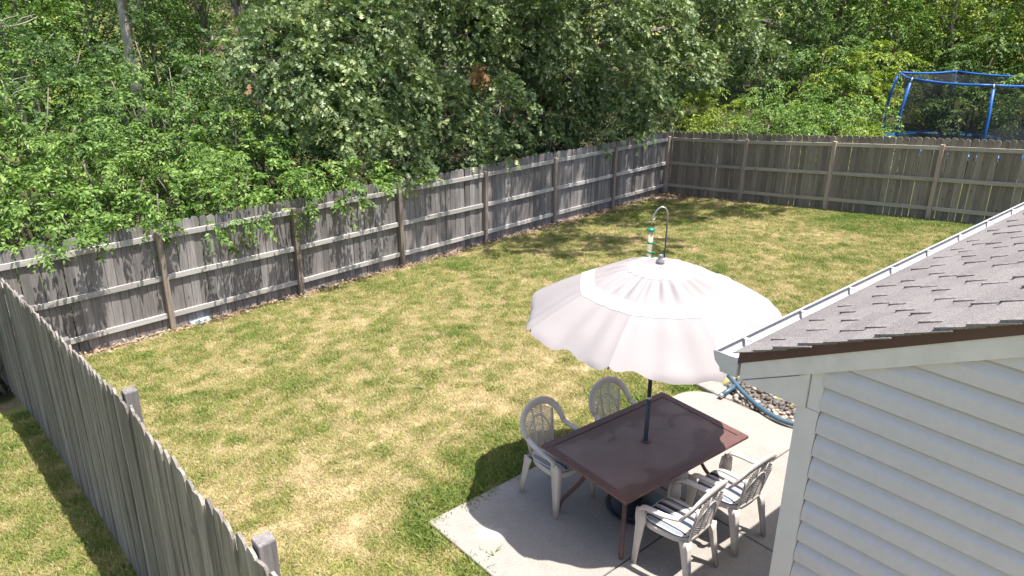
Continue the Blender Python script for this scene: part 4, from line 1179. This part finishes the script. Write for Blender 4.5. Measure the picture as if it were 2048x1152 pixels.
for i, d_ in enumerate(dirs):
    pts = [(d_ * R_T * 1.05, MATZ - .95 + .02), (d_ * R_T * 1.05, MATZ + .2), (d_ * R_T * 1.055, MATZ + .75), (d_ * R_T * 1.045, MATZ + 1.15), (d_ * R_T * .985, TOPZ - .12)]
    zb = gz(TC + d_ * R_T) - TZ
    pts[0] = (d_ * R_T * 1.05, zb)
    mb = MB(); mb.tube([(p[0][0], p[0][1], p[1]) for p in pts[1:]], .040, 10); mb.build('enclosure_pole', M_BLUE, tramp, True)
    mb = MB(); mb.tube([(pts[0][0][0], pts[0][0][1], zb), (pts[0][0][0], pts[0][0][1], MATZ + .22)], .022, 8)
    mb.tube([(p_[0], p_[1], z_) for p_, z_ in ((pts[4][0], pts[4][1] - .01), (d_ * R_T * .965, TOPZ + .02))], .02, 8)
    mb.build('leg', M_GALV, tramp, True)
    tops.append(d_ * R_T * .965)
for i in range(6):
    a, b = tops[i], tops[(i + 1) % 6]; pts = []
    for f in np.linspace(0.02, .98, 7):
        p = a * (1 - f) + b * f; pts.append((p[0], p[1], TOPZ - .01 - .045 * math.sin(3.14 * f)))
    MB().tube(pts, .032, 8).build('top_rail', M_BLUE, tramp, True)
nb = MB(); rings = []
for f in np.linspace(0, 1, 9):
    z_ = MATZ + .05 + (TOPZ - .03 - MATZ - .05) * f
    ring = []
    for i in range(6):
        for g in np.linspace(0, 1, 6)[:-1]:
            a = dirs[i] * (1 - g) + dirs[(i + 1) % 6] * g
            circ = a / np.linalg.norm(a)
            q = a * f ** .6 + circ * (1 - f ** .6) * .9
            rad = R_T * (.93 - .07 * math.sin(3.14 * f))* (1.0 if f < .98 else 1.03)
            ring.append((q[0] * rad, q[1] * rad, z_ - .045 * f * math.sin(3.14 * g)))
    rings.append(ring)
nb.loft(rings, True); nb.build('safety_net', M_NET, tramp, True)

# ------------------------------------------------------------------ patio table
t_ang = .6709
TBC = np.array([1.2447, 6.0433]); TBH = .712
table = empty('patio_table', (TBC[0], TBC[1], ZP), t_ang, 'dark brown rectangular patio table with the umbrella pole through its centre', 'table')
LX, LY, FR = .818, .53, .075
mb = MB()
for (x0, x1, y0, y1) in ((-LX, LX, LY - FR, LY), (-LX, LX, -LY, -LY + FR), (-LX, -LX + FR, -LY + FR, LY - FR), (LX - FR, LX, -LY + FR, LY - FR)):
    mb.bbox(x0, x1, y0, y1, TBH - .028, TBH, .004)
mb.build('table_frame', M_TBL, table)
# top panel with a hole for the pole
mb = MB(); K = 24; HX, HY = LX - FR - .001, LY - FR - .001
outer = []; inner = []
for j in range(K):
    a = 6.2832 * j / K; c_, s_ = math.cos(a), math.sin(a); m_ = 1 / max(abs(c_) / HX, abs(s_) / HY)
    outer.append((c_ * m_, s_ * m_)); inner.append((.028 * c_, .028 * s_))
for cxy in ((HX, HY), (-HX, HY), (-HX, -HY), (HX, -HY)):
    j = min(range(K), key=lambda q: (outer[q][0] - cxy[0]) ** 2 + (outer[q][1] - cxy[1]) ** 2); outer[j] = cxy
mb.loft([[(x, y, TBH - .022) for x, y in outer], [(x, y, TBH - .008) for x, y in outer], [(x, y, TBH - .008) for x, y in inner], [(x, y, TBH - .022) for x, y in inner]], True)
mb.build('table_top', M_TOP, table)
MB().lathe([(.029, TBH - .0075), (.05, TBH - .0075), (.047, TBH - .002), (.030, TBH - .001)], 20).build('umbrella_ring', M_TBL, table, True)
for sx in (-1, 1):
    for sy in (-1, 1):
        d_ = np.array([sx * .75, sy * .66]); c0 = np.array([sx * (LX - .33), sy * (LY - .30)])
        pr = [(0, TBH - .03), (0, .55), (.03, .42), (.09, .31), (.18, .20), (.245, .11), (.27, 0.004)]
        # smooth the S curve
        pts = []
        for i in range(len(pr) - 1):
            p0, p1, p2, p3 = pr[max(i - 1, 0)], pr[i], pr[i + 1], pr[min(i + 2, len(pr) - 1)]
            for f in (0, .33, .67):
                q = [.5 * (2 * p1[n] + (p2[n] - p0[n]) * f + (2 * p0[n] - 5 * p1[n] + 4 * p2[n] - p3[n]) * f * f + (3 * p1[n] - p0[n] - 3 * p2[n] + p3[n]) * f ** 3) for n in (0, 1)]
                pts.append((c0[0] + d_[0] * q[0], c0[1] + d_[1] * q[0], q[1]))
        pts.append((c0[0] + d_[0] * pr[-1][0], c0[1] + d_[1] * pr[-1][0], pr[-1][1]))
        MB().ribbon(pts, (-d_[1], d_[0], 0), .042, .030).build('leg', M_TBL, table)
mb = MB()
for sx in (-1, 1): mb.bbox(sx * (LX - .33) - .015, sx * (LX - .33) + .015, -LY + .05, LY - .05, TBH - .055, TBH - .029, .003)
mb.build('cross_bar', M_TBL, table)

# ------------------------------------------------------------------ umbrella + base
UC = np.array([1.239, 6.049])
ubase = empty('umbrella_base', (UC[0] - .02, UC[1] - .02, ZP), 0, 'round dark umbrella base on the concrete under the table', 'umbrella base')
MB().lathe([(.27, 0.0), (.275, .015), (.262, .034), (.22, .05), (.12, .075), (.05, .09)], 32).build('weight', M_BASE, ubase, True)
mb = MB().lathe([(.033, .09), (.036, .1), (.033, .34), (.026, .36)], 16); mb.build('neck', M_BASE, ubase, True)
mb = MB().tube([(.3 * math.cos(a), .3 * math.sin(a), .02) for a in np.linspace(2.2, 5.6, 24)], .011, 6); mb.build('ring_handle', M_BASE, ubase, True)

umb = empty('patio_umbrella', (UC[0], UC[1], ZP + .36), 0, 'faded off white patio umbrella with white bands standing in the brown table', 'umbrella')
z0 = ZP + .36
MB().tube([(0, 0, .0), (0, 0, .80)], .021, 16).build('lower_pole', M_POLE, umb, True)
MB().tube([(0, 0, .80), (0, 0, 3.45 - z0)], .0185, 16).build('upper_pole', M_POLE, umb, True)
MB().lathe([(.0225, .775), (.0245, .78), (.0245, .80), (.0225, .805)], 16).build('collar', M_STEEL, umb, True)
mb = MB().lathe([(.024, .98), (.030, 1.0), (.037, 1.08), (.037, 1.16), (.026, 1.2)], 16); crank = mb.build('crank_housing', M_POLE, umb, True)
mb = MB().tube([(.03, -.01, 1.10), (.075, -.025, 1.10), (.077, -.027, 1.03), (.11, -.037, 1.025)], .007, 8); mb.build('crank_handle', M_BLACKM, crank, True)
MB().lathe([(.030, 3.466 - z0), (.036, 3.474 - z0), (.034, 3.495 - z0), (.020, 3.510 - z0), (.017, 3.530 - z0), (.019, 3.540 - z0), (.013, 3.549 - z0), (.003, 3.551 - z0)], 20).build('finial', M_FINIAL, umb, True)
R_U = 1.155; APEX = 3.472; DROP = .475
RIB0 = math.radians(-117.5)
fl_r = random.Random(4)
FLUT = [(fl_r.uniform(0, 6.28), fl_r.uniform(0, 6.28), fl_r.uniform(.6, 1.3)) for _ in range(8)]
def canopy_pt(k_, ph, rho, lift=0.0):
    """panel k_, ph in [-1,1] between its ribs, rho 0..1 at the rib tips, >1 the loose valance"""
    half = math.radians(22.5); az = RIB0 + half * (2 * k_ + 1) + half * ph
    chord = math.cos(half) / math.cos(half * ph)
    q = min(rho, 1.0)
    r = R_U * rho * (chord * .55 + .45 * (chord * (1 - .5) + .5)) 
    f0, f1, f2 = FLUT[k_ % 8]
    edge = 1 - ph * ph
    z = APEX - DROP * q ** 1.6
    z -= .040 * q * q * edge ** 1.0 * (1 - .2 * f2)                       # cloth sags between ribs
    fold = math.cos(ph * 3 * math.pi + (f0 - 3.14) * .22)                 # three soft creases per panel
    z += .0155 * fold * (edge ** .3) * (.25 * sstep(0, .1, q) + sstep(.22, .33, q) * (1 - sstep(.40, .51, q)) + .45 * sstep(.60, .74, q))
    if rho > 1:
        ex = rho - 1
        r = r - R_U * ex * .55; z -= R_U * ex * 1.05
    fl = sstep(.82, 1.08, rho)
    flut = math.sin(ph * 3.4 + f0) * .020 + math.sin(ph * 8 + f1) * .006 + math.sin(ph * 17 + f0 * 2) * .003
    r += flut * fl * f2 * (edge ** .4); z += .5 * flut * fl * f2 * (edge ** .4)
    z += lift
    return (r * math.cos(az), r * math.sin(az), z - z0)
def rho_edge(k_, ph):
    f0, f1, f2 = FLUT[k_ % 8]
    return .98 + (.034 + .024 * math.sin(ph * 2.2 + f1) + .010 * math.sin(ph * 6.5 + f0) + .004 * math.sin(ph * 14 + f1)) * (1 - abs(ph) ** 26)
NPH, NR = 20, 40
mb = MB(); canopy_v = {}
for k_ in range(8):
    rings = []
    for i in range(NR + 1):
        f = i / NR; rings.append([canopy_pt(k_, -1 + 2 * j / NPH, .012 + (rho_edge(k_, -1 + 2 * j / NPH) - .012) * f) for j in range(NPH + 1)])
    mb.loft(rings, False)
canopy = mb.build('canopy', M_CANOPY, umb, True)
for (a, b) in ((.135, .245), (.50, .605)):
    mb = MB()
    for k_ in range(8):
        rings = [[canopy_pt(k_, -1 + 2 * j / NPH, a + (b - a) * i / 5, .0045) for j in range(NPH + 1)] for i in range(6)]
        mb.loft(rings, False)
    mb.build('band', M_BAND, canopy, True)
for k_ in range(8):
    az = RIB0 + math.radians(45) * k_; c_, s_ = math.cos(az), math.sin(az)
    pts = []
    for f in np.linspace(.03, .99, 12):
        x, y, z = canopy_pt(k_, -1, f); pts.append((x, y, z - .014))
    rb = MB().tube(pts, .006, 6).build('rib', M_POLE, umb, True)
    x, y, z = canopy_pt(k_, -1, .55)
    MB().tube([(c_ * .03, s_ * .03, 2.92 - z0), (x, y, z - .02)], .005, 6).build('strut', M_POLE, rb, True)
MB().lathe([(.022, 2.88 - z0), (.045, 2.89 - z0), (.045, 2.95 - z0), (.022, 2.96 - z0)], 16).build('hub', M_POLE, umb, True)

# ------------------------------------------------------------------ chairs and cushions
def build_chair():
    root = empty('resin_chair', (0, 0, 0))
    def mir(pts, s): return [(x * s, y, z) for x, y, z in pts]
    # seat shell with apron
    def seat_ring(z, k_, n=28):
        ring = []
        for j in range(n):
            a = 6.2832 * j / n; c_, s_ = math.cos(a), math.sin(a)
            e = 3.6; rr_ = (abs(c_) ** e + abs(s_) ** e) ** (-1 / e)
            x, y = c_ * rr_, s_ * rr_
            ring.append((x * (.215 + .022 * y) * k_, y * .225 * k_ + .01, z))
        return ring
    MB().loft([seat_ring(.385, 1.0), seat_ring(.425, 1.01), seat_ring(.436, .985), seat_ring(.428, .9), seat_ring(.418, .4), seat_ring(.416, .02), seat_ring(.405, .02), seat_ring(.408, .95), seat_ring(.385, .97)], True, False, False).build('seat', M_RESIN, root, True)
    # arch + arms in one sweep per part
    half = [(.245, -.17, .66), (.252, -.205, .70), (.243, -.235, .745), (.222, -.262, .795), (.185, -.283, .84), (.135, -.298, .872), (.07, -.308, .893), (0, -.312, .90)]
    arch = [(x, y, z) for x, y, z in half] + [(-x, y, z) for x, y, z in half[-2::-1]]
    wd = []
    for (x, y, z) in arch:
        a = math.atan2(z - .64, x); wd.append((math.cos(a), -.1, max(.05, math.sin(a))))
    n = len(arch)
    wid = [.052 + .022 * math.sin(math.pi * i / (n - 1)) for i in range(n)]
    back = MB().ribbon(arch, wd, wid, .024).build('backrest', M_RESIN, root, True)
    for s in (-1, 1):
        arm = mir([(.245, -.172, .661), (.258, -.10, .640), (.268, -.02, .628), (.272, .07, .622), (.270, .15, .612), (.266, .19, .592), (.264, .205, .56)], s)
        MB().ribbon(arm, (1, 0, 0), [.05, .052, .054, .056, .058, .058, .054], .024).build('arm', M_RESIN, root, True)
        fl_ = mir([(.262, .200, .572), (.252, .198, .46), (.250, .202, .40), (.256, .215, .2), (.262, .226, .0)], s)
        mbl = MB().ribbon(fl_, (0, 1, 0), [.085, .105, .085, .062, .045], .013)
        fl2 = mir([(.245, .243, .55), (.232, .246, .46), (.230, .240, .40), (.240, .242, .2), (.250, .247, .0)], s)
        mbl.ribbon(fl2, (1, 0, 0), [.04, .06, .055, .045, .036], .012)
        mbl.build('leg', M_RESIN, root, True)
        rl = mir([(.205, -.195, .425), (.208, -.205, .36), (.214, -.24, .18), (.220, -.275, .0)], s)
        mbl = MB().ribbon(rl, (0, 1, 0), [.10, .075, .058, .045], .013)
        rl2 = mir([(.185, -.228, .425), (.190, -.238, .36), (.200, -.265, .18), (.207, -.297, .0)], s)
        mbl.ribbon(rl2, (1, 0, 0), [.08, .058, .048, .038], .012)
        mbl.build('leg', M_RESIN, root, True)
    # pierced back panel on a curved surface
    def S(x, z): return (x, -.205 - .095 * ((z - .42) / .44) - .012 * math.cos(x / .17 * 1.2) , z)
    pan = MB()
    for s in (-1, 1):
        pan.ribbon([S(s * x, z) for x, z in ((.150, .42), (.158, .52), (.172, .62), (.186, .70), (.192, .77))], (1, 0, 0), .030, .014)
        pan.ribbon([S(s * x, z) for x, z in ((.045, .44), (.047, .55), (.05, .66), (.055, .76), (.058, .85))], (1, 0, 0), .016, .012)
        pan.ribbon([S(s * x, z) for x, z in ((.150, .50), (.142, .58), (.122, .655), (.085, .715), (.04, .75), (0, .762))], [(1, 0, .1), (1, 0, .3), (1, 0, .6), (.6, 0, 1), (.2, 0, 1), (0, 0, 1)], .018, .012)
    pan.ribbon([S(x, .425) for x in np.linspace(-.16, .16, 7)], (0, 0, 1), .045, .014)
    pan.build('panel_ribs', M_RESIN, back, True)
    lat = MB()
    def inside(x, z):
        top = .64 + math.sqrt(max(0, 1 - (x / .225) ** 2)) * .225
        lim = .150 + .035 * min(1, max(0, (z - .45) / .3))
        return abs(x) < lim and .445 < z < top
    for sg in (-1, 1):
        for c_ in np.arange(-.5, 1.5, .0235):
            seg = []
            for x in np.linspace(-.19, .19, 39):
                z = c_ + sg * x * .62 + .3
                if inside(x, z): seg.append((x, z))
                elif seg:
                    if len(seg) > 2: lat.ribbon([S(*seg[0]), S(*seg[len(seg) // 2]), S(*seg[-1])], (0, .0, 1), .0065, .006)
                    seg = []
            if len(seg) > 2: lat.ribbon([S(*seg[0]), S(*seg[len(seg) // 2]), S(*seg[-1])], (0, 0, 1), .0065, .006)
    lat.build('lattice', M_RESIN, back)
    return root
def build_cushion():
    root = empty('seat_cushion', (0, 0, 0))
    def ring(z, k_, n=36):
        o = []
        for j in range(n):
            a = 6.2832 * j / n; c_, s_ = math.cos(a), math.sin(a); e = 4.5
            rr_ = (abs(c_) ** e + abs(s_) ** e) ** (-1 / e); o.append((c_ * rr_ * .208 * k_, s_ * rr_ * .212 * k_ + .015, z))
        return o
    MB().loft([ring(0.001, .93), ring(.010, .985), ring(.020, 1), ring(.032, .975), ring(.041, .90), ring(.047, .7), ring(.049, .35), ring(.049, .03)], True, True, True).build('cushion_pad', M_CUSH, root, True)
    pr = ring(.021, 1.008); pr.append(pr[0]); pr.append(pr[1])
    MB().tube(pr, .0055, 6, False).build('piping', M_PIPE_W, root, True)
    return root
chair0, cush0 = build_chair(), build_cushion()
GC = 'beige plastic armchairs round the patio table'
places = [(-4.34, 4.42, 0, 'beige plastic armchair at the grass edge nearest the viewer, its back to the lawn', 'striped cushion on the chair at the grass edge, half hidden by the table corner'),
          (-4.20, 5.20, 0, 'beige plastic armchair mostly hidden behind the table and umbrella, its back to the lawn', 'striped cushion on the chair hidden behind the table'),
          (-3.03, 4.54, 1, 'beige plastic armchair nearest the bottom edge, its lattice back to the house', 'striped cushion on the armchair nearest the bottom edge'),
          (-3.00, 5.22, 1, 'beige plastic armchair beside the house corner, its lattice back to the house', 'striped cushion on the armchair beside the house corner')]
for i, (u, w, side, lab, clab) in enumerate(places):
    ch = chair0 if i == 0 else copy_tree(chair0); cu = cush0 if i == 0 else copy_tree(cush0)
    p = UW(u, w); a = C_ - math.pi / 2 + (math.pi if side else 0) + [.03, -.05, .06, -.03][i]
    ch.location = (p[0], p[1], ZP + .001); ch.rotation_euler = (0, 0, a); tag(ch, lab, 'chair', GC)
    cu.location = (p[0], p[1], ZP + .4375); cu.rotation_euler = (0, 0, a + .02); tag(cu, clab, 'cushion', 'striped seat cushions')

# ------------------------------------------------------------------ bird feeder on a shepherd's hook
hb = np.array([2.02, 9.62]); hz0 = gz(hb)
hook = empty('shepherd_hook', (hb[0], hb[1], hz0), 0, 'thin black garden pole with a curved hook behind the umbrella', 'garden hook')
HT = 2.93 - hz0
pts = [(0, 0, -.1), (0, 0, HT - .06)]
MB().tube([(.0, 0, -.1), (0, 0, HT * .5), (0, 0, HT - .05)], .0105, 10).build('pole', M_BLACKM, hook, True)
arc = [(0, 0, HT - .05), (-.008, 0, HT + .01), (-.04, 0, HT + .06), (-.085, 0, HT + .075), (-.13, 0, HT + .05), (-.165, 0, HT), (-.19, 0, HT - .055), (-.205, 0, HT - .085), (-.195, 0, HT - .105), (-.178, 0, HT - .10), (-.17, 0, HT - .085)]
MB().tube(arc, .010, 10).build('hook_arm', M_GALV, hook, True)
fdp = (hb[0] - .195, hb[1], hz0 + HT - .10)
feeder = empty('bird_feeder', fdp, 0, 'clear tube bird feeder with a green cap hanging from the garden hook', 'bird feeder')
MB().tube([(0, 0, -.012), (-.005, 0, -.06), (-.01, 0, -.12)], .0025, 6).build('wire', M_GALV, feeder)
MB().lathe([(.012, -.105), (.045, -.118), (.056, -.135), (.052, -.145), (.038, -.147)], 20, (-.01, 0, 0)).build('cap', M_GREENP, feeder, True)
MB().lathe([(.036, -.148), (.036, -.50), (.034, -.50), (.034, -.148)], 20, (-.01, 0, 0)).build('tube', M_CLEAR, feeder, True)
for zz in (-.31, -.44):
    m_ = MB().lathe([(.037, zz - .012), (.040, zz), (.037, zz + .012), (.036, zz)], 16, (-.01, 0, 0))
    m_.tube([(-.085, 0, zz - .01), (.065, 0, zz - .01)], .004, 6); m_.lathe([(.012, zz - .03), (.012, zz + .005)], 8, (.037, -.02, 0))
    m_.build('perch', M_GREENP, feeder, True)
MB().lathe([(.046, -.53), (.05, -.52), (.045, -.498)], 20, (-.01, 0, 0)).build('feeder_base', M_GREENP, feeder, True)
MB().lathe([(.033, -.497), (.033, -.40), (.025, -.392)], 16, (-.01, 0, 0)).build('seed', m_plain('bird_seed', (.42, .33, .2), .9, var=.3, vs=90), feeder)

# ------------------------------------------------------------------ river rocks, pipe, stepping stone
bed = empty('rock_bed', (*UW(-3.2, 8.5), ZP - .05), 0, 'bed of rounded river rocks between the patio and the house wall', kind='structure')
bo = np.array(bed.location)
base_poly = [(-4.62, 7.32), (-1.5, 7.32), (-1.5, 9.9), (-4.62, 9.9)]
mb = MB(); mb.prism([tuple(np.append(UW(u, w), ZP - .10) - bo) for u, w in base_poly], (0, 0, .085)); mb.build('soil', m_plain('bed_soil', (.13, .10, .08), .95, var=.3, vs=15), bed)
def rock_mesh(seed):
    r = np.random.default_rng(seed); mb = MB(); k_ = 7; rings = []
    ax = r.uniform(.75, 1.25, 3) * np.array([1, .85, .6]); ph = r.random(4) * 6.28
    for la in (-1.2, -.55, 0.1, .7, 1.25):
        ring = []
        for j in range(k_):
            a = 6.2832 * j / k_; rr_ = math.cos(la) * (1 + .12 * math.sin(2 * a + ph[0]) + .06 * math.sin(3 * a + ph[1]))
            ring.append((ax[0] * rr_ * math.cos(a), ax[1] * rr_ * math.sin(a), ax[2] * math.sin(la)))
        rings.append(ring)
    mb.loft(rings, True, True, True); return mb
rocks = [rock_mesh(300 + i) for i in range(8)]; rmesh = [r_.mesh('rock', M_ROCK, True) for r_ in rocks]; dmesh = [r_.mesh('rock', M_ROCK_SHADE, True) for r_ in rocks]
rr = random.Random(21); cand = []
cell = {}
for _ in range(9000):
    u = rr.uniform(-4.58, -1.6); w = rr.uniform(7.35, 9.85)
    if _ % 3 and not (u < -3.3 and w < 8.2): continue
    s = rr.uniform(.024, .050); ci, cj = int(u / .12), int(w / .12)
    near = [q for di in (-1, 0, 1) for dj in (-1, 0, 1) for q in cell.get((ci + di, cj + dj), [])]
    if all((u - a) ** 2 + (w - b) ** 2 > ((s + c) * .74) ** 2 for a, b, c in near):
        cand.append((u, w, s)); cell.setdefault((ci, cj), []).append((u, w, s))
def rk(c):
    p = UW(c[0], c[1]); x, y = px_of(np.array([p[0], p[1], ZP])); return (0 if x < 1615 and y > 735 else 1, np.hypot(*p))
cand.sort(key=rk)
stuff = MB()
for i, (u, w, s) in enumerate(cand):
    p = UW(u, w); loc = np.array([p[0], p[1], ZP - .012 + rr.uniform(0, .018)]) - bo
    if i < 290:
        dark = 7.52 < w + rr.uniform(-.10, .10) < 8.15 and rr.random() < .82  # band of shade across the bed, put into the rock colour
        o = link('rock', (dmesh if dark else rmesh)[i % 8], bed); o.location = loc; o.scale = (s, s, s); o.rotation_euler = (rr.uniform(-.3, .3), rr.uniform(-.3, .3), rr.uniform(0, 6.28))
    else:
        a = rr.uniform(0, 6.28); c_, s_ = math.cos(a) * s, math.sin(a) * s; src = rocks[i % 8]; n = len(stuff.v)
        stuff.v += [(x * c_ - y * s_ + loc[0], x * s_ + y * c_ + loc[1], z * s + loc[2]) for x, y, z in src.v]
        stuff.f += [tuple(n + q for q in f) for f in src.f]
tag(stuff.build('rock_field', M_ROCK, bed, True), kind='stuff')

def smooth_path(pr, n=5):
    out = []
    for i in range(len(pr) - 1):
        p0, p1, p2, p3 = (np.array(pr[max(i - 1, 0)]), np.array(pr[i]), np.array(pr[i + 1]), np.array(pr[min(i + 2, len(pr) - 1)]))
        for f in np.arange(n) / n:
            out.append(.5 * (2 * p1 + (p2 - p0) * f + (2 * p0 - 5 * p1 + 4 * p2 - p3) * f * f + (3 * p1 - p0 - 3 * p2 + p3) * f ** 3))
    out.append(np.array(pr[-1])); return out
def on_patio(px, py, z=ZP + .05):
    r_ = ray(px, py); t_ = (z - CAM_H) / r_[2]; return CAMP + r_ * t_
pts = smooth_path([on_patio(x, y, ZP + zz) for x, y, zz in ((1446, 741, .16), (1462, 757, .13), (1480, 778, .09), (1502, 800, .06), (1530, 822, .05), (1562, 840, .05), (1600, 851, .05), (1660, 865, .05))])
pipe = empty('drain_pipe', tuple(pts[0]), 0, 'curved blue grey drain pipe with a short side branch lying on the river rocks', 'pipe')
MB().tube([p - pts[0] for p in pts], .027, 12).build('pipe_run', M_HOSE, pipe, True)
q0, q1 = on_patio(1476, 768, ZP + .10), on_patio(1441, 792, ZP + .04)
MB().tube([q0 - pts[0], q0 * .5 + q1 * .5 - pts[0], q1 - pts[0]], .028, 12).build('branch_pipe', M_HOSE, pipe, True)
dq = (q1 - q0) / np.linalg.norm(q1 - q0)
MB().tube([q1 - pts[0] - dq * .03, q1 - pts[0] + dq * .012], .031, 12).build('outlet_collar', M_GALV, pipe, True)
sp_ = [on_patio(x, y, ZP) for x, y in ((1392, 770), (1442, 795), (1452, 779), (1436, 762), (1402, 752))]
sc_ = sum(sp_) / 5
mb = MB(); mb.loft([[tuple((p - sc_) * k_ + np.array([0, 0, z])) for p in sp_[::-1]] for k_, z in ((1.0, -.06), (1.0, .01), (.95, .022))], True, True, True)
tag(mb.build('stepping_stone', M_FLAG, None, loc=tuple(sc_)), 'flat grey brown stone at the far corner of the patio', 'stone')

# ------------------------------------------------------------------ small things on the lawn
def on_lawn(px, py):
    P = None; r_ = ray(px, py); lo, hi = 2.0, 60.0
    for _ in range(40):
        m_ = (lo + hi) / 2; q = CAMP + r_ * m_
        if q[2] > gz(q): lo = m_
        else: hi = m_
    return CAMP + r_ * lo
p = on_lawn(400, 643)
mb = MB().lathe([(.17, 0), (.18, .012), (.15, .022), (.03, .026)], 18)
o = tag(mb.build('plastic_lid', M_LIDB, None, True, loc=(p[0], p[1], p[2] + .02)), 'pale blue plastic lid lying at the foot of the back fence', 'lid')
o.rotation_euler = (.1, .06, 0)
p = on_lawn(1211, 424)
o = tag(MB().bbox(-.11, .11, -.055, .055, 0, .075, .008).build('loose_brick', M_BRICKR, None, loc=(p[0], p[1], p[2] - .005)), 'loose reddish brick beside a post of the back fence', 'brick')
o.rotation_euler = (0, 0, .9)
p = on_lawn(838, 781)
rr = random.Random(5)
mb = MB().tube([(-.07, -.01, .012), (-.02, .006, .020), (.03, .0, .018), (.075, -.02, .012)], [.006, .009, .010, .004], 6)
tag(mb.build('stick', M_BARK, None, True, loc=(p[0], p[1], p[2] + .025)), 'short dark stick lying out on the lawn', 'stick')
# litter along the fences
rng = np.random.default_rng(77)
n = 2600
t_ = rng.uniform(.05, 17.2, n); d_ = -np.abs(rng.normal(.10, .13, n)) - .03
XY = np.array([CX, CY]) + t_[:, None] * EA + d_[:, None] * NA
n2 = 500; XY2 = np.array([CX, CY]) + rng.uniform(.1, 3.2, n2)[:, None] * EB - np.abs(rng.normal(.25, .3, n2))[:, None] * NB - .0
n3 = 700; XY3 = np.array([CX - .1, CY - .6]) + rng.normal(0, .5, (n3, 2))
XY = np.concatenate([XY, XY2, XY3]); dd_ = (XY - np.array([CX, CY])) @ NA; ee_ = (XY - np.array([CX, CY])) @ NB
XY = XY[(dd_ < -.03) & (ee_ < -.03)]
P = np.column_stack([XY, ground_z(XY[:, 0], XY[:, 1]) + rng.uniform(.005, .04, len(XY))])
A = rng.normal(0, 1, (len(P), 3)); A[:, 2] *= .3; NN = np.array([0, 0, 1.]) + rng.normal(0, .35, (len(P), 3))
M_LITTER = m_leaf('dry_leaf_litter', (.18, .11, .07), (.33, .23, .16), (.50, .40, .31), .1, .8)
tag(link('leaf_litter', leaf_mesh('leaf_litter', P, A, NN, rng.uniform(.04, .09, len(P)), T_OVAL, M_LITTER)), 'dry brown leaf litter along the foot of the fences', 'leaf litter', kind='stuff')
